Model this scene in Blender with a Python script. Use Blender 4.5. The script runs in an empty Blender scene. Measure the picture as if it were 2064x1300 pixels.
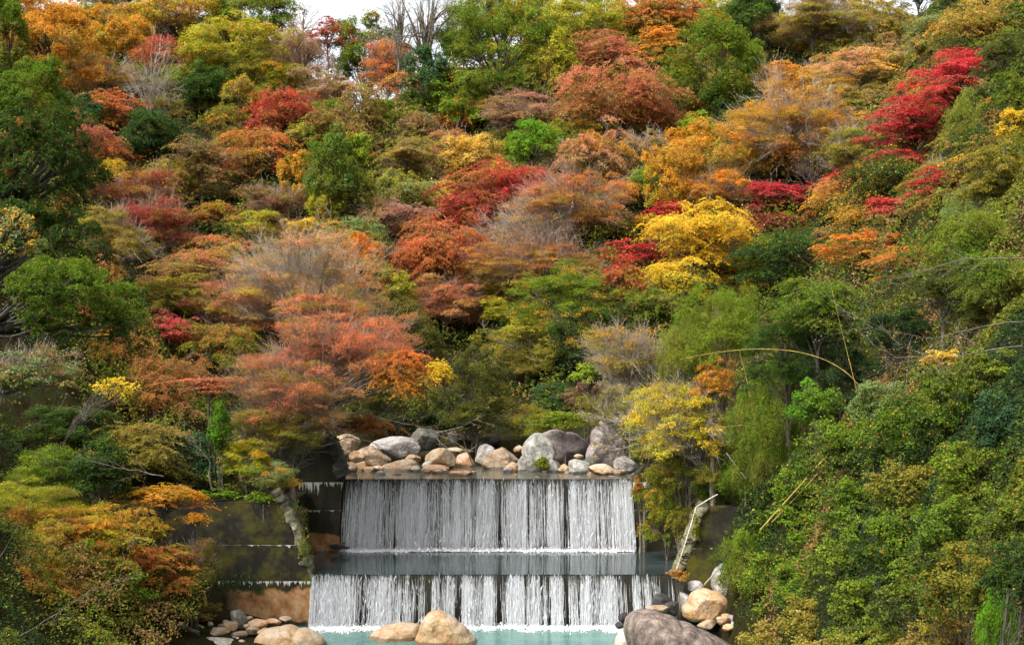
import bpy, math
import numpy as np
from mathutils import Vector
R_ = math.radians
# ------------------------------------------------------------------ camera, sky, sun
scene = bpy.context.scene
F = 2528.0; CX = 1032.0; HZ = 700.0; CZ = 15.75           # focal length (photo pixels), centre column, horizon row, eye height
cam = bpy.data.cameras.new('camera'); camo = bpy.data.objects.new('camera', cam)
scene.collection.objects.link(camo)
camo.location = (0, 0, CZ); camo.rotation_euler = (R_(90), 0, 0)
cam.sensor_width = 36; cam.lens = 36*F/2064; cam.shift_y = (HZ-650)/2064
cam.clip_start = .5; cam.clip_end = 3000
scene.camera = camo
SUN_EL, SUN_AZ = 52, 232                                   # azimuth from +Y clockwise
world = bpy.data.worlds.new('World'); scene.world = world; world.use_nodes = True
wn = world.node_tree; wn.nodes.clear()
sky = wn.nodes.new('ShaderNodeTexSky'); sky.sky_type = 'NISHITA'; sky.sun_disc = False
sky.sun_elevation = R_(SUN_EL); sky.sun_rotation = R_(SUN_AZ)
sky.air_density = 1.0; sky.dust_density = 6.0; sky.ozone_density = 1.0
hs = wn.nodes.new('ShaderNodeHueSaturation'); hs.inputs['Saturation'].default_value = .22
bg = wn.nodes.new('ShaderNodeBackground'); bg.inputs['Strength'].default_value = .14
wo = wn.nodes.new('ShaderNodeOutputWorld')
wn.links.new(sky.outputs[0], hs.inputs['Color']); wn.links.new(hs.outputs[0], bg.inputs[0]); wn.links.new(bg.outputs[0], wo.inputs[0])
sl = bpy.data.lights.new('sun', 'SUN'); sl.energy = 1.15; sl.angle = R_(25); sl.color = (1, .95, .87)
so = bpy.data.objects.new('sun', sl); scene.collection.objects.link(so)
a, e = R_(SUN_AZ), R_(SUN_EL)
sd = Vector((math.sin(a)*math.cos(e), math.cos(a)*math.cos(e), math.sin(e)))
so.rotation_euler = sd.to_track_quat('Z', 'Y').to_euler(); so.location = (-20, -20, 60)
scene.view_settings.view_transform = 'Standard'; scene.view_settings.look = 'None'
scene.view_settings.exposure = 1.68; scene.view_settings.gamma = 1
scene.render.engine = 'CYCLES'
scene.cycles.max_bounces = 6; scene.cycles.diffuse_bounces = 3; scene.cycles.glossy_bounces = 2
scene.cycles.transmission_bounces = 3; scene.cycles.transparent_max_bounces = 14
scene.cycles.use_denoising = True; scene.cycles.denoiser = 'OPENIMAGEDENOISE'; scene.cycles.denoising_prefilter = 'ACCURATE'
COL = scene.collection
rng = np.random.default_rng(7)

# ------------------------------------------------------------------ helpers
def P(px, py, Y):
    return np.array([(px-CX)/F*Y, Y, CZ-(py-HZ)/F*Y])
def hash3(i, j, k, seed=0):
    n = (i*73856093) ^ (j*19349663) ^ (k*83492791) ^ (seed*2654435)
    n = (n ^ (n >> 13)) * 1274126177 & 0x7fffffff
    n = (n ^ (n >> 15)) * 1911520717 & 0x7fffffff
    return ((n >> 7) & 0xffff)/65535.0
def vnoise(p, seed=0):
    """value noise, p (...,3) -> 0..1"""
    p = np.asarray(p, float); i = np.floor(p).astype(np.int64); f = p-i; f = f*f*(3-2*f)
    r = 0
    for dx in (0, 1):
        for dy in (0, 1):
            for dz in (0, 1):
                w = (f[..., 0] if dx else 1-f[..., 0])*(f[..., 1] if dy else 1-f[..., 1])*(f[..., 2] if dz else 1-f[..., 2])
                r = r+w*hash3(i[..., 0]+dx, i[..., 1]+dy, i[..., 2]+dz, seed)
    return r
def fbm(p, o=4, seed=0):
    r = 0; a = .5; t = 0
    for k in range(o):
        r = r+a*vnoise(np.asarray(p)*2**k+k*17.3, seed+k); t += a; a *= .5
    return r/t
def sstep(a, b, x):
    t = np.clip((x-a)/(b-a), 0, 1); return t*t*(3-2*t)
def mesh_np(name, verts, quads, mat, parent=None, col=None, smooth=False):
    """quads (N,k) int array of equal-length faces, or list of such arrays"""
    me = bpy.data.meshes.new(name)
    qs = quads if isinstance(quads, list) else [quads]
    verts = np.ascontiguousarray(verts, np.float32).reshape(-1, 3)
    me.vertices.add(len(verts)); me.vertices.foreach_set('co', verts.ravel())
    idx = np.concatenate([q.ravel() for q in qs]).astype(np.int32)
    me.loops.add(len(idx)); me.loops.foreach_set('vertex_index', idx)
    ls = []; o = 0
    for q in qs:
        ls.append(o+np.arange(len(q))*q.shape[1]); o += q.size
    ls = np.concatenate(ls).astype(np.int32)
    me.polygons.add(len(ls)); me.polygons.foreach_set('loop_start', ls)
    if smooth: me.polygons.foreach_set('use_smooth', np.ones(len(ls), bool))
    else: me.polygons.foreach_set('use_smooth', np.zeros(len(ls), bool))
    me.update(calc_edges=True)
    if col is not None:
        at = me.attributes.new('Col', 'FLOAT_COLOR', 'FACE')
        c = np.ones((len(ls), 4), np.float32); c[:, :3] = col
        at.data.foreach_set('color', c.ravel())
    me.materials.append(mat)
    ob = bpy.data.objects.new(name, me); COL.objects.link(ob)
    if parent is not None: ob.parent = parent
    return ob
def tag(o, label=None, cat=None, group=None, kind=None):
    if label: o['label'] = label
    if cat: o['category'] = cat
    if group: o['group'] = group
    if kind: o['kind'] = kind
    return o
def empty(name, loc):
    o = bpy.data.objects.new(name, None); o.location = [float(v) for v in loc]; o.empty_display_size = .3
    COL.objects.link(o); return o
def tubes(paths, radii, S=4):
    """paths (M,K,3), radii (M,K) -> verts, quads"""
    M, K, _ = paths.shape
    d = np.gradient(paths, axis=1); d /= np.linalg.norm(d, axis=2, keepdims=True)+1e-9
    ref = np.where(np.abs(d[..., 2:3]) > .9, [[[1., 0, 0]]], [[[0, 0, 1.]]])
    u = np.cross(d, ref); u /= np.linalg.norm(u, axis=2, keepdims=True)+1e-9
    v = np.cross(d, u)
    an = np.arange(S)/S*2*np.pi
    ring = u[:, :, None, :]*np.cos(an)[None, None, :, None]+v[:, :, None, :]*np.sin(an)[None, None, :, None]
    V = paths[:, :, None, :]+ring*radii[:, :, None, None]
    base = np.arange(M)[:, None, None]*K*S+np.arange(K-1)[None, :, None]*S
    s = np.arange(S)[None, None, :]; s2 = (s+1) % S
    Q = np.stack([base+s, base+s2, base+S+s2, base+S+s], -1).reshape(-1, 4)
    return V.reshape(-1, 3), Q
class Geo:
    def __init__(self): self.v = []; self.q = {}; self.n = 0; self.c = {}
    def add(self, v, q, c=None):
        v = np.asarray(v, float).reshape(-1, 3); q = np.asarray(q)
        self.v.append(v); self.q.setdefault(q.shape[1], []).append(q+self.n)
        if c is not None: self.c.setdefault(q.shape[1], []).append(np.broadcast_to(np.asarray(c, float), (len(q), 3)))
        self.n += len(v)
    def tube(self, paths, radii, S=4, c=None):
        v, q = tubes(np.asarray(paths, float), np.asarray(radii, float), S); self.add(v, q, c)
    def build(self, name, mat, parent=None, loc=None, smooth=False):
        v = np.concatenate(self.v)
        if loc is not None: v = v-np.asarray(loc)
        ks = sorted(self.q); qs = [np.concatenate(self.q[k]) for k in ks]
        col = np.concatenate([np.concatenate(self.c[k]) for k in ks]) if self.c else None
        return mesh_np(name, v, qs, mat, parent, col, smooth)
def unit(v): return v/(np.linalg.norm(v, axis=-1, keepdims=True)+1e-9)
def leafquads(c, n, size, aspect=.6, tang=None, rg=rng, fold=.14):
    N = len(c); size = np.broadcast_to(size, (N,))
    if tang is None: tang = rg.normal(size=(N, 3))
    t = unit(tang-n*np.sum(tang*n, 1, keepdims=True)); b = np.cross(n, t)
    s = size[:, None]
    V = np.stack([c-t*s*.5, c+b*s*.5*aspect+n*s*fold+t*s*.06, c+t*s*.5, c-b*s*.5*aspect+n*s*fold+t*s*.06], 1)
    return V.reshape(-1, 3), np.arange(4*N).reshape(N, 4)
def box(x0, x1, y0, y1, z0, z1):
    v = [(x, y, z) for z in (z0, z1) for x, y in ((x0, y0), (x1, y0), (x1, y1), (x0, y1))]
    q = [(3, 2, 1, 0), (4, 5, 6, 7), (0, 1, 5, 4), (1, 2, 6, 5), (2, 3, 7, 6), (3, 0, 4, 7)]
    return np.array(v, float), np.array(q)

# ------------------------------------------------------------------ materials
def new_mat(name):
    m = bpy.data.materials.new(name); m.use_nodes = True; nt = m.node_tree; nt.nodes.clear()
    out = nt.nodes.new('ShaderNodeOutputMaterial'); return m, nt, out
def N(nt, t, **kw):
    n = nt.nodes.new('ShaderNode'+t)
    for k, v in kw.items():
        if k in n.inputs.keys(): n.inputs[k].default_value = v
        else: setattr(n, k, v)
    return n
def L(nt, a, b): nt.links.new(a, b)
def noise(nt, scale, detail=4, rough=.55, vec=None, dist=0):
    n = N(nt, 'TexNoise'); n.inputs['Scale'].default_value = scale; n.inputs['Detail'].default_value = detail
    n.inputs['Roughness'].default_value = rough; n.inputs['Distortion'].default_value = dist
    if vec is not None: L(nt, vec, n.inputs['Vector'])
    return n.outputs['Fac']
def ramp(nt, fac, stops):
    r = N(nt, 'ValToRGB'); el = r.color_ramp.elements
    while len(el) < len(stops): el.new(.5)
    for e_, (p, c) in zip(el, stops): e_.position = p; e_.color = (*c, 1) if len(c) == 3 else c
    L(nt, fac, r.inputs[0]); return r.outputs[0]
def mix(nt, fac, a, b, mode='MIX'):
    m = N(nt, 'MixRGB', blend_type=mode)
    for i, s in ((0, fac), (1, a), (2, b)):
        if isinstance(s, (int, float)): m.inputs[i].default_value = s
        elif isinstance(s, tuple): m.inputs[i].default_value = (*s, 1)
        else: L(nt, s, m.inputs[i])
    return m.outputs[0]
def mth(nt, op, a, b=0., clamp=False):
    m = N(nt, 'Math', operation=op); m.use_clamp = clamp
    for i, s in ((0, a), (1, b)):
        if isinstance(s, (int, float)): m.inputs[i].default_value = s
        else: L(nt, s, m.inputs[i])
    return m.outputs[0]
def geo_pos(nt, scale=(1, 1, 1)):
    g = N(nt, 'NewGeometry'); mp = N(nt, 'Mapping'); mp.inputs['Scale'].default_value = scale
    L(nt, g.outputs['Position'], mp.inputs[0]); return mp.outputs[0], g
def bump(nt, h, strength, dist):
    b = N(nt, 'Bump'); b.inputs['Strength'].default_value = strength; b.inputs['Distance'].default_value = dist
    L(nt, h, b.inputs['Height']); return b.outputs[0]

m, nt, out = new_mat('leaf'); M_LEAF = m
at = N(nt, 'Attribute', attribute_name='Col')
d = N(nt, 'BsdfPrincipled', Roughness=.6); d.inputs['Specular IOR Level'].default_value = .15
L(nt, at.outputs['Color'], d.inputs['Base Color'])
t = N(nt, 'BsdfTranslucent'); L(nt, at.outputs['Color'], t.inputs['Color'])
mx = N(nt, 'MixShader'); mx.inputs[0].default_value = .45
L(nt, d.outputs[0], mx.inputs[1]); L(nt, t.outputs[0], mx.inputs[2]); L(nt, mx.outputs[0], out.inputs[0])

def bark(name, c1, c2, sc=6):
    m, nt, out = new_mat(name); v, g = geo_pos(nt, (1, 1, .35))
    c = ramp(nt, noise(nt, sc, 5, .6, v), [(.35, c1), (.65, c2)])
    d = N(nt, 'BsdfPrincipled', Roughness=.85); L(nt, c, d.inputs['Base Color'])
    L(nt, bump(nt, noise(nt, sc*3, 3, .6, v), .5, .03), d.inputs['Normal'])
    L(nt, d.outputs[0], out.inputs[0]); return m
M_BARK = bark('bark_grey_brown', (.055, .042, .03), (.19, .16, .12))
M_BARKD = bark('bark_dark', (.022, .017, .013), (.09, .07, .055))
M_TWIG = bark('bark_pale_twig', (.19, .155, .12), (.36, .31, .25), 3)
M_TWIGR = bark('bark_rosy_twig', (.17, .105, .075), (.32, .21, .15), 3)
M_CULM = bark('bamboo_yellow', (.22, .14, .025), (.4, .27, .05), 2)
M_CULMG = bark('bamboo_green', (.12, .14, .03), (.26, .25, .07), 2)
M_PALE = bark('weathered_pale_wood', (.4, .36, .3), (.62, .58, .5), 3)

m, nt, out = new_mat('forest_floor'); M_SOIL = m
v, g = geo_pos(nt)
c = ramp(nt, noise(nt, 1.1, 8, .68, v), [(.3, (.008, .009, .004)), (.5, (.028, .022, .01)), (.62, (.02, .03, .008)), (.75, (.07, .04, .014))])
d = N(nt, 'BsdfPrincipled', Roughness=1.); d.inputs['Specular IOR Level'].default_value = 0; L(nt, c, d.inputs['Base Color'])
L(nt, bump(nt, noise(nt, 5, 6, .7, v), .8, .2), d.inputs['Normal']); L(nt, d.outputs[0], out.inputs[0])

def rock_mat(name, dark, mid, lite, stain=None, moss=0., streak=False):
    m, nt, out = new_mat(name)
    tc = N(nt, 'TexCoord'); oi = N(nt, 'ObjectInfo')
    va = N(nt, 'VectorMath', operation='ADD'); L(nt, tc.outputs['Object'], va.inputs[0])
    mr = N(nt, 'VectorMath', operation='SCALE'); mr.inputs[0].default_value = (31, 17, 23); L(nt, oi.outputs['Random'], mr.inputs['Scale'])
    L(nt, mr.outputs[0], va.inputs[1]); v = va.outputs[0]
    if streak:
        mp = N(nt, 'Mapping'); mp.inputs['Scale'].default_value = (1.6, 1.6, .5); mp.inputs['Rotation'].default_value = (0, R_(35), 0); L(nt, v, mp.inputs[0]); vs = mp.outputs[0]
    else: vs = v
    c = ramp(nt, noise(nt, 1.6, 9, .62, vs, .4), [(.3, dark), (.5, mid), (.68, lite)])
    sp = ramp(nt, noise(nt, 6, 4, .6, v), [(.38, (.62, .6, .58)), (.5, (1, 1, 1)), (.66, (1.0, 1.0, 1.0))])
    c = mix(nt, .8, c, sp, 'MULTIPLY')
    g = N(nt, 'NewGeometry'); sx = N(nt, 'SeparateXYZ'); L(nt, g.outputs['Normal'], sx.inputs[0])
    if stain:
        f = mth(nt, 'MULTIPLY', ramp(nt, noise(nt, 1.1, 4, .6, v), [(.42, (0, 0, 0)), (.6, (1, 1, 1))]), .85)
        c = mix(nt, f, c, stain)
    f = ramp(nt, noise(nt, 3.2, 5, .7, v), [(.56-moss*.2, (0, 0, 0)), (.66-moss*.12, (1, 1, 1))])
    up = mth(nt, 'MULTIPLY', sx.outputs[2], 1.0, True)
    f = mth(nt, 'MULTIPLY', f, mth(nt, 'ADD', up, .25, True)); f = mth(nt, 'MULTIPLY', f, .15+.8*moss)
    c = mix(nt, f, c, (.06, .075, .015))
    if stain or 'orange' in name:
        f2 = mth(nt, 'MULTIPLY', mth(nt, 'MULTIPLY', up, ramp(nt, noise(nt, .9, 4, .6, v), [(.38, (0, 0, 0)), (.58, (1, 1, 1))])), .75)
        c = mix(nt, f2, c, (.34, .3, .24))
    vo = N(nt, 'TexVoronoi'); vo.feature = 'DISTANCE_TO_EDGE'; vo.inputs['Scale'].default_value = 1.3
    nd = N(nt, 'TexNoise'); nd.inputs['Scale'].default_value = 2.5; L(nt, v, nd.inputs['Vector'])
    vm = mix(nt, .3, v, nd.outputs['Color'], 'ADD'); L(nt, vm, vo.inputs['Vector'])
    cr = ramp(nt, vo.outputs['Distance'], [(0., (.35, .33, .3)), (.025, (1, 1, 1))])
    c = mix(nt, .85, c, cr, 'MULTIPLY')
    sz = N(nt, 'SeparateXYZ'); L(nt, g.outputs['Position'], sz.inputs[0]); zz = mth(nt, 'SUBTRACT', sz.outputs[2], mth(nt, 'MULTIPLY', noise(nt, 4, 3, .6, v), .22))
    wet = mth(nt, 'ADD', mth(nt, 'LESS_THAN', zz, .1), mth(nt, 'MULTIPLY', mth(nt, 'LESS_THAN', zz, 7.42), mth(nt, 'GREATER_THAN', zz, 6.6)), True)
    c = mix(nt, mth(nt, 'MULTIPLY', wet, .62), c, (.03, .024, .016))
    d = N(nt, 'BsdfPrincipled', Roughness=.8); L(nt, c, d.inputs['Base Color'])
    h = noise(nt, 1.8, 5, .55, v)
    L(nt, bump(nt, h, .7, .25), d.inputs['Normal']); L(nt, d.outputs[0], out.inputs[0]); return m
ROCK = {
 'grey': rock_mat('rock_grey', (.14, .125, .11), (.26, .24, .22), (.4, .38, .35)),
 'mossy': rock_mat('rock_mossy', (.09, .085, .07), (.25, .24, .21), (.46, .45, .42), moss=.5),
 'purple': rock_mat('rock_purple_grey', (.1, .08, .075), (.2, .165, .155), (.31, .27, .25), moss=.1),
 'brown': rock_mat('rock_brown', (.13, .085, .05), (.26, .18, .11), (.38, .29, .2)),
 'tan': rock_mat('rock_tan', (.17, .12, .065), (.36, .27, .16), (.5, .42, .3), stain=(.3, .15, .055), moss=.15),
 'orange': rock_mat('rock_orange', (.22, .1, .04), (.42, .21, .09), (.52, .35, .2), moss=.1),
 'sand': rock_mat('rock_sand', (.27, .17, .07), (.4, .27, .14), (.48, .38, .25), stain=(.34, .17, .06)),
 'black': rock_mat('rock_wet_black', (.012, .011, .011), (.03, .027, .026), (.07, .06, .055)),
 'slab': rock_mat('rock_slab', (.06, .042, .032), (.135, .1, .082), (.25, .2, .165), streak=True),
 'pale': rock_mat('rock_pale', (.3, .27, .2), (.45, .41, .33), (.58, .55, .48), moss=.25),
 'lichen': rock_mat('rock_lichen', (.05, .042, .022), (.17, .145, .085), (.38, .35, .26), moss=.95),
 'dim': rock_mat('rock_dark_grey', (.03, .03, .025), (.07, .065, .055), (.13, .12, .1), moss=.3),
}
def concrete(name, ledges, orange_z=None, moss=.5, base=(.016, .014, .011)):
    """dark, algae-blackened concrete; efflorescence hangs under the ledge heights, rust at the foot"""
    m, nt, out = new_mat(name); v, g = geo_pos(nt); sx = N(nt, 'SeparateXYZ'); L(nt, v, sx.inputs[0])
    vs, _ = geo_pos(nt, (3.2, 3.2, .3))
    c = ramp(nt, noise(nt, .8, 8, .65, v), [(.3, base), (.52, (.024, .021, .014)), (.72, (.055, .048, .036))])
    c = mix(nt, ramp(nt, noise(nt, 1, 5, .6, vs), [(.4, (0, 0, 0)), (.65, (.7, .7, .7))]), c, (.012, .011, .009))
    f = mth(nt, 'MULTIPLY', ramp(nt, noise(nt, .7, 7, .7, v), [(.45, (0, 0, 0)), (.6, (1, 1, 1))]), moss)
    c = mix(nt, f, c, (.075, .068, .008))
    z = sx.outputs[2]
    if orange_z is not None:
        w = mth(nt, 'MULTIPLY', noise(nt, .9, 6, .6, v), 1.6)
        zz = mth(nt, 'ADD', z, w)
        f = mth(nt, 'SUBTRACT', 1, mth(nt, 'MULTIPLY', mth(nt, 'SUBTRACT', zz, orange_z[1]), 6, True))
        lo = mth(nt, 'MULTIPLY', mth(nt, 'SUBTRACT', zz, orange_z[0]), 8, True)
        xm = mth(nt, 'MULTIPLY', mth(nt, 'MULTIPLY', mth(nt, 'SUBTRACT', sx.outputs[0], orange_z[2]), .9, True), mth(nt, 'LESS_THAN', sx.outputs[0], 0))
        f = mth(nt, 'MULTIPLY', mth(nt, 'MULTIPLY', f, lo), xm)
        oc = ramp(nt, noise(nt, 1.7, 7, .6, v), [(.3, (.1, .05, .02)), (.5, (.28, .14, .055)), (.7, (.38, .25, .14))])
        c = mix(nt, f, c, oc)
    vd, _ = geo_pos(nt, (4.5, 4.5, .01))
    for zl, dep, dens in ledges:
        dd = mth(nt, 'MULTIPLY', mth(nt, 'SUBTRACT', zl, z), 1/dep)           # 0 at the ledge, 1 at the reach
        lim = mth(nt, 'MULTIPLY', ramp(nt, noise(nt, 1, 5, .8, vd), [(.45, (0, 0, 0)), (.75, (1, 1, 1))]), ramp(nt, noise(nt, .16, 3, .7, vd), [(.56-dens*.12, (.06, .06, .06)), (.64-dens*.06, (1, 1, 1))]))
        n2 = noise(nt, 7, 4, .7, v)
        on = mth(nt, 'GREATER_THAN', mth(nt, 'MULTIPLY', lim, mth(nt, 'ADD', n2, .35)), dd)
        on = mth(nt, 'MULTIPLY', on, mth(nt, 'GREATER_THAN', dd, 0))
        c = mix(nt, mth(nt, 'MULTIPLY', on, .8), c, (.55, .53, .48))
    d = N(nt, 'BsdfPrincipled', Roughness=.85); d.inputs['Specular IOR Level'].default_value = .15; L(nt, c, d.inputs['Base Color'])
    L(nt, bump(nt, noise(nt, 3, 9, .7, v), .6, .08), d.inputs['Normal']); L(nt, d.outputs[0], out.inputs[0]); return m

def water(name, col, rough, sc, bstr, spec=.5, stretch=(1, 2.2, 1)):
    m, nt, out = new_mat(name); v, g = geo_pos(nt, stretch)
    h = mth(nt, 'ADD', noise(nt, sc, 3, .6, v, .6), mth(nt, 'MULTIPLY', noise(nt, sc*3.1, 3, .6, v), .4))
    d = N(nt, 'BsdfPrincipled', Roughness=rough); d.inputs['IOR'].default_value = 1.33
    d.inputs['Specular IOR Level'].default_value = spec
    c = mix(nt, ramp(nt, noise(nt, .25, 4, .6, v), [(.35, (0, 0, 0)), (.65, (1, 1, 1))]), col[0], col[1])
    L(nt, c, d.inputs['Base Color']); L(nt, bump(nt, h, bstr, .12), d.inputs['Normal'])
    L(nt, d.outputs[0], out.inputs[0]); return m
M_POOL = water('turquoise_water', ((.05, .125, .105), (.085, .18, .158)), .1, 1.3, .35)
M_MID = water('dark_pool_water', ((.018, .026, .026), (.035, .05, .05)), .03, .8, .09, 1.)
M_UP = water('brown_stream_water', ((.06, .06, .045), (.1, .095, .07)), .05, 1.0, .2, .8)

m, nt, out = new_mat('falling_water'); M_FALL = m
at = N(nt, 'Attribute', attribute_name='Col')
d = N(nt, 'BsdfPrincipled', Roughness=.25); L(nt, at.outputs['Color'], d.inputs['Base Color'])
t = N(nt, 'BsdfTranslucent'); L(nt, at.outputs['Color'], t.inputs['Color'])
mx = N(nt, 'MixShader'); mx.inputs[0].default_value = .2
L(nt, d.outputs[0], mx.inputs[1]); L(nt, t.outputs[0], mx.inputs[2])
tr = N(nt, 'BsdfTransparent'); m2 = N(nt, 'MixShader'); m2.inputs[0].default_value = .12
L(nt, mx.outputs[0], m2.inputs[1]); L(nt, tr.outputs[0], m2.inputs[2]); L(nt, m2.outputs[0], out.inputs[0])
m, nt, out = new_mat('water_film'); M_FILM = m
v, g = geo_pos(nt, (7, 1, .9)); v2, _ = geo_pos(nt, (3.2, 1, 1.3))
f = mth(nt, 'MULTIPLY', noise(nt, 1, 5, .7, v), noise(nt, 3, 5, .75, v2))
f = ramp(nt, f, [(.3, (0, 0, 0)), (.54, (.4, .4, .4))])
at = N(nt, 'Attribute', attribute_name='Col'); f = mth(nt, 'MULTIPLY', f, at.outputs['Fac'])
d = N(nt, 'BsdfPrincipled', Roughness=.2); d.inputs['Base Color'].default_value = (.62, .7, .78, 1)
tr = N(nt, 'BsdfTransparent'); mx = N(nt, 'MixShader'); L(nt, f, mx.inputs[0])
L(nt, tr.outputs[0], mx.inputs[1]); L(nt, d.outputs[0], mx.inputs[2]); L(nt, mx.outputs[0], out.inputs[0])
def plain(name, c, r=.6):
    m, nt, out = new_mat(name); v, g = geo_pos(nt)
    d = N(nt, 'BsdfPrincipled', Roughness=r)
    cc = mix(nt, ramp(nt, noise(nt, 9, 4, .6, v), [(.35, (0, 0, 0)), (.7, (.5, .5, .5))]), c, tuple(x*.6 for x in c))
    L(nt, cc, d.inputs['Base Color']); L(nt, d.outputs[0], out.inputs[0]); return m

# ------------------------------------------------------------------ terrain
def ground(x, y):
    x = np.asarray(x, float); y = np.asarray(y, float)
    w1 = sstep(71.6, 73.0, y); w2 = sstep(80.6, 81.4, y)
    bed = -1.3*(1-w1)+1.6*w1; bed = bed*(1-w2)+(6.6+np.maximum(0, y-86)*.17)*w2
    wl = sstep(71.9, 72.6, y)
    # left bank
    ll = .35+np.maximum(0, -x-13)*.2+np.maximum(0, -x-17)*.5
    lh = 6.7+np.maximum(0, -x-19)*1.05
    left = ll*(1-wl)+lh*wl
    xl = -11.2*(1-w1)-12.9*w1; xl = xl*(1-w2)+(-11.5)*w2+np.maximum(0, y-86)*.35
    tl = sstep(0, 1.6, xl-x)
    # right bank
    rl = .3+np.clip(60-y, 0, 60)*.2+np.clip(x-10.5, 0, 4.5)*1.9+np.maximum(0, x-15)*1.25
    rh = 6.5+np.maximum(0, x-14)*1.25
    rl = rl+np.clip(45-y, 0, 20)*.1
    right = rl*(1-wl)+rh*wl
    xr = 10.6*(1-w1)+11.2*w1; xr = xr*(1-w2)+(8.2)*w2-np.maximum(0, y-86)*.35
    tr_ = sstep(0, 1.6, x-xr)
    side = np.where(x < 0, left, right); t_ = np.where(x < 0, tl, tr_)
    g = bed*(1-t_)+side*t_
    y0 = 95+9*np.exp(-((x+4)/7)**2)
    ridge = 184+5*np.sin(x*.07)
    yy = np.minimum(y, ridge)
    back = 7.6+.63*(yy-y0)-.35*np.maximum(0, y-ridge)
    back = back-11*np.exp(-((x+21)/9.5)**2)*sstep(140, 180, y)
    k = 2.2
    h = np.maximum(g, back)+k*np.exp(-np.abs(g-back)/k*1.2)*.5*(y > y0-4)*sstep(y0-4, y0+8, y)
    h = np.where(y > ridge+5, np.minimum(h, back+8), h)
    h = h+(vnoise(np.stack([x*.12, y*.12, x*0], -1))-.5)*2.2*t_*sstep(8, 16, np.abs(x))
    return np.minimum(h, 78-.2*np.maximum(0, y-190))
xs = np.concatenate([np.linspace(-900, -90, 28)[:-1], np.arange(-90, 90, .7), np.linspace(90, 900, 28)])
ys = np.concatenate([np.linspace(-300, 0, 14)[:-1], np.arange(0, 200, .7), np.linspace(200, 1500, 30)])
X, Y = np.meshgrid(xs, ys); Z = ground(X, np.maximum(Y, -60)); Z = Z+(fbm(np.stack([X*.6, Y*.6, X*0], -1), 3)-.5)*.5
nx, ny = len(xs), len(ys); I = np.arange(nx*ny).reshape(ny, nx)
Q = np.stack([I[:-1, :-1], I[:-1, 1:], I[1:, 1:], I[1:, :-1]], -1).reshape(-1, 4)
tag(mesh_np('ground', np.stack([X, Y, Z], -1), Q, M_SOIL, smooth=True), kind='structure')

# ------------------------------------------------------------------ water
def sheet(name, x0, x1, y0, y1, z, mat):
    n = 40; xx, yy = np.meshgrid(np.linspace(x0, x1, n), np.linspace(y0, y1, n)); I = np.arange(n*n).reshape(n, n)
    q = np.stack([I[:-1, :-1], I[:-1, 1:], I[1:, 1:], I[1:, :-1]], -1).reshape(-1, 4)
    return tag(mesh_np(name, np.stack([xx, yy, xx*0+z], -1), q, mat, smooth=True), kind='structure')
YL, YU = 71.2, 80.0
ZL, ZU = 2.87, 7.36
sheet('lower_pool_water', -16, 16, 20, YL, 0.02, M_POOL)
sheet('middle_pool_water', -14.2, 13, YL-.02, YU, ZL, M_MID)
sheet('upper_stream_water', -13, 11, YU-.02, 89, ZU, M_UP)
WX = dict(l0=(630-CX)/F*YL, l1=(1357-CX)/F*YL, u0=(694-CX)/F*YU, u1=(1273-CX)/F*YU)

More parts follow.
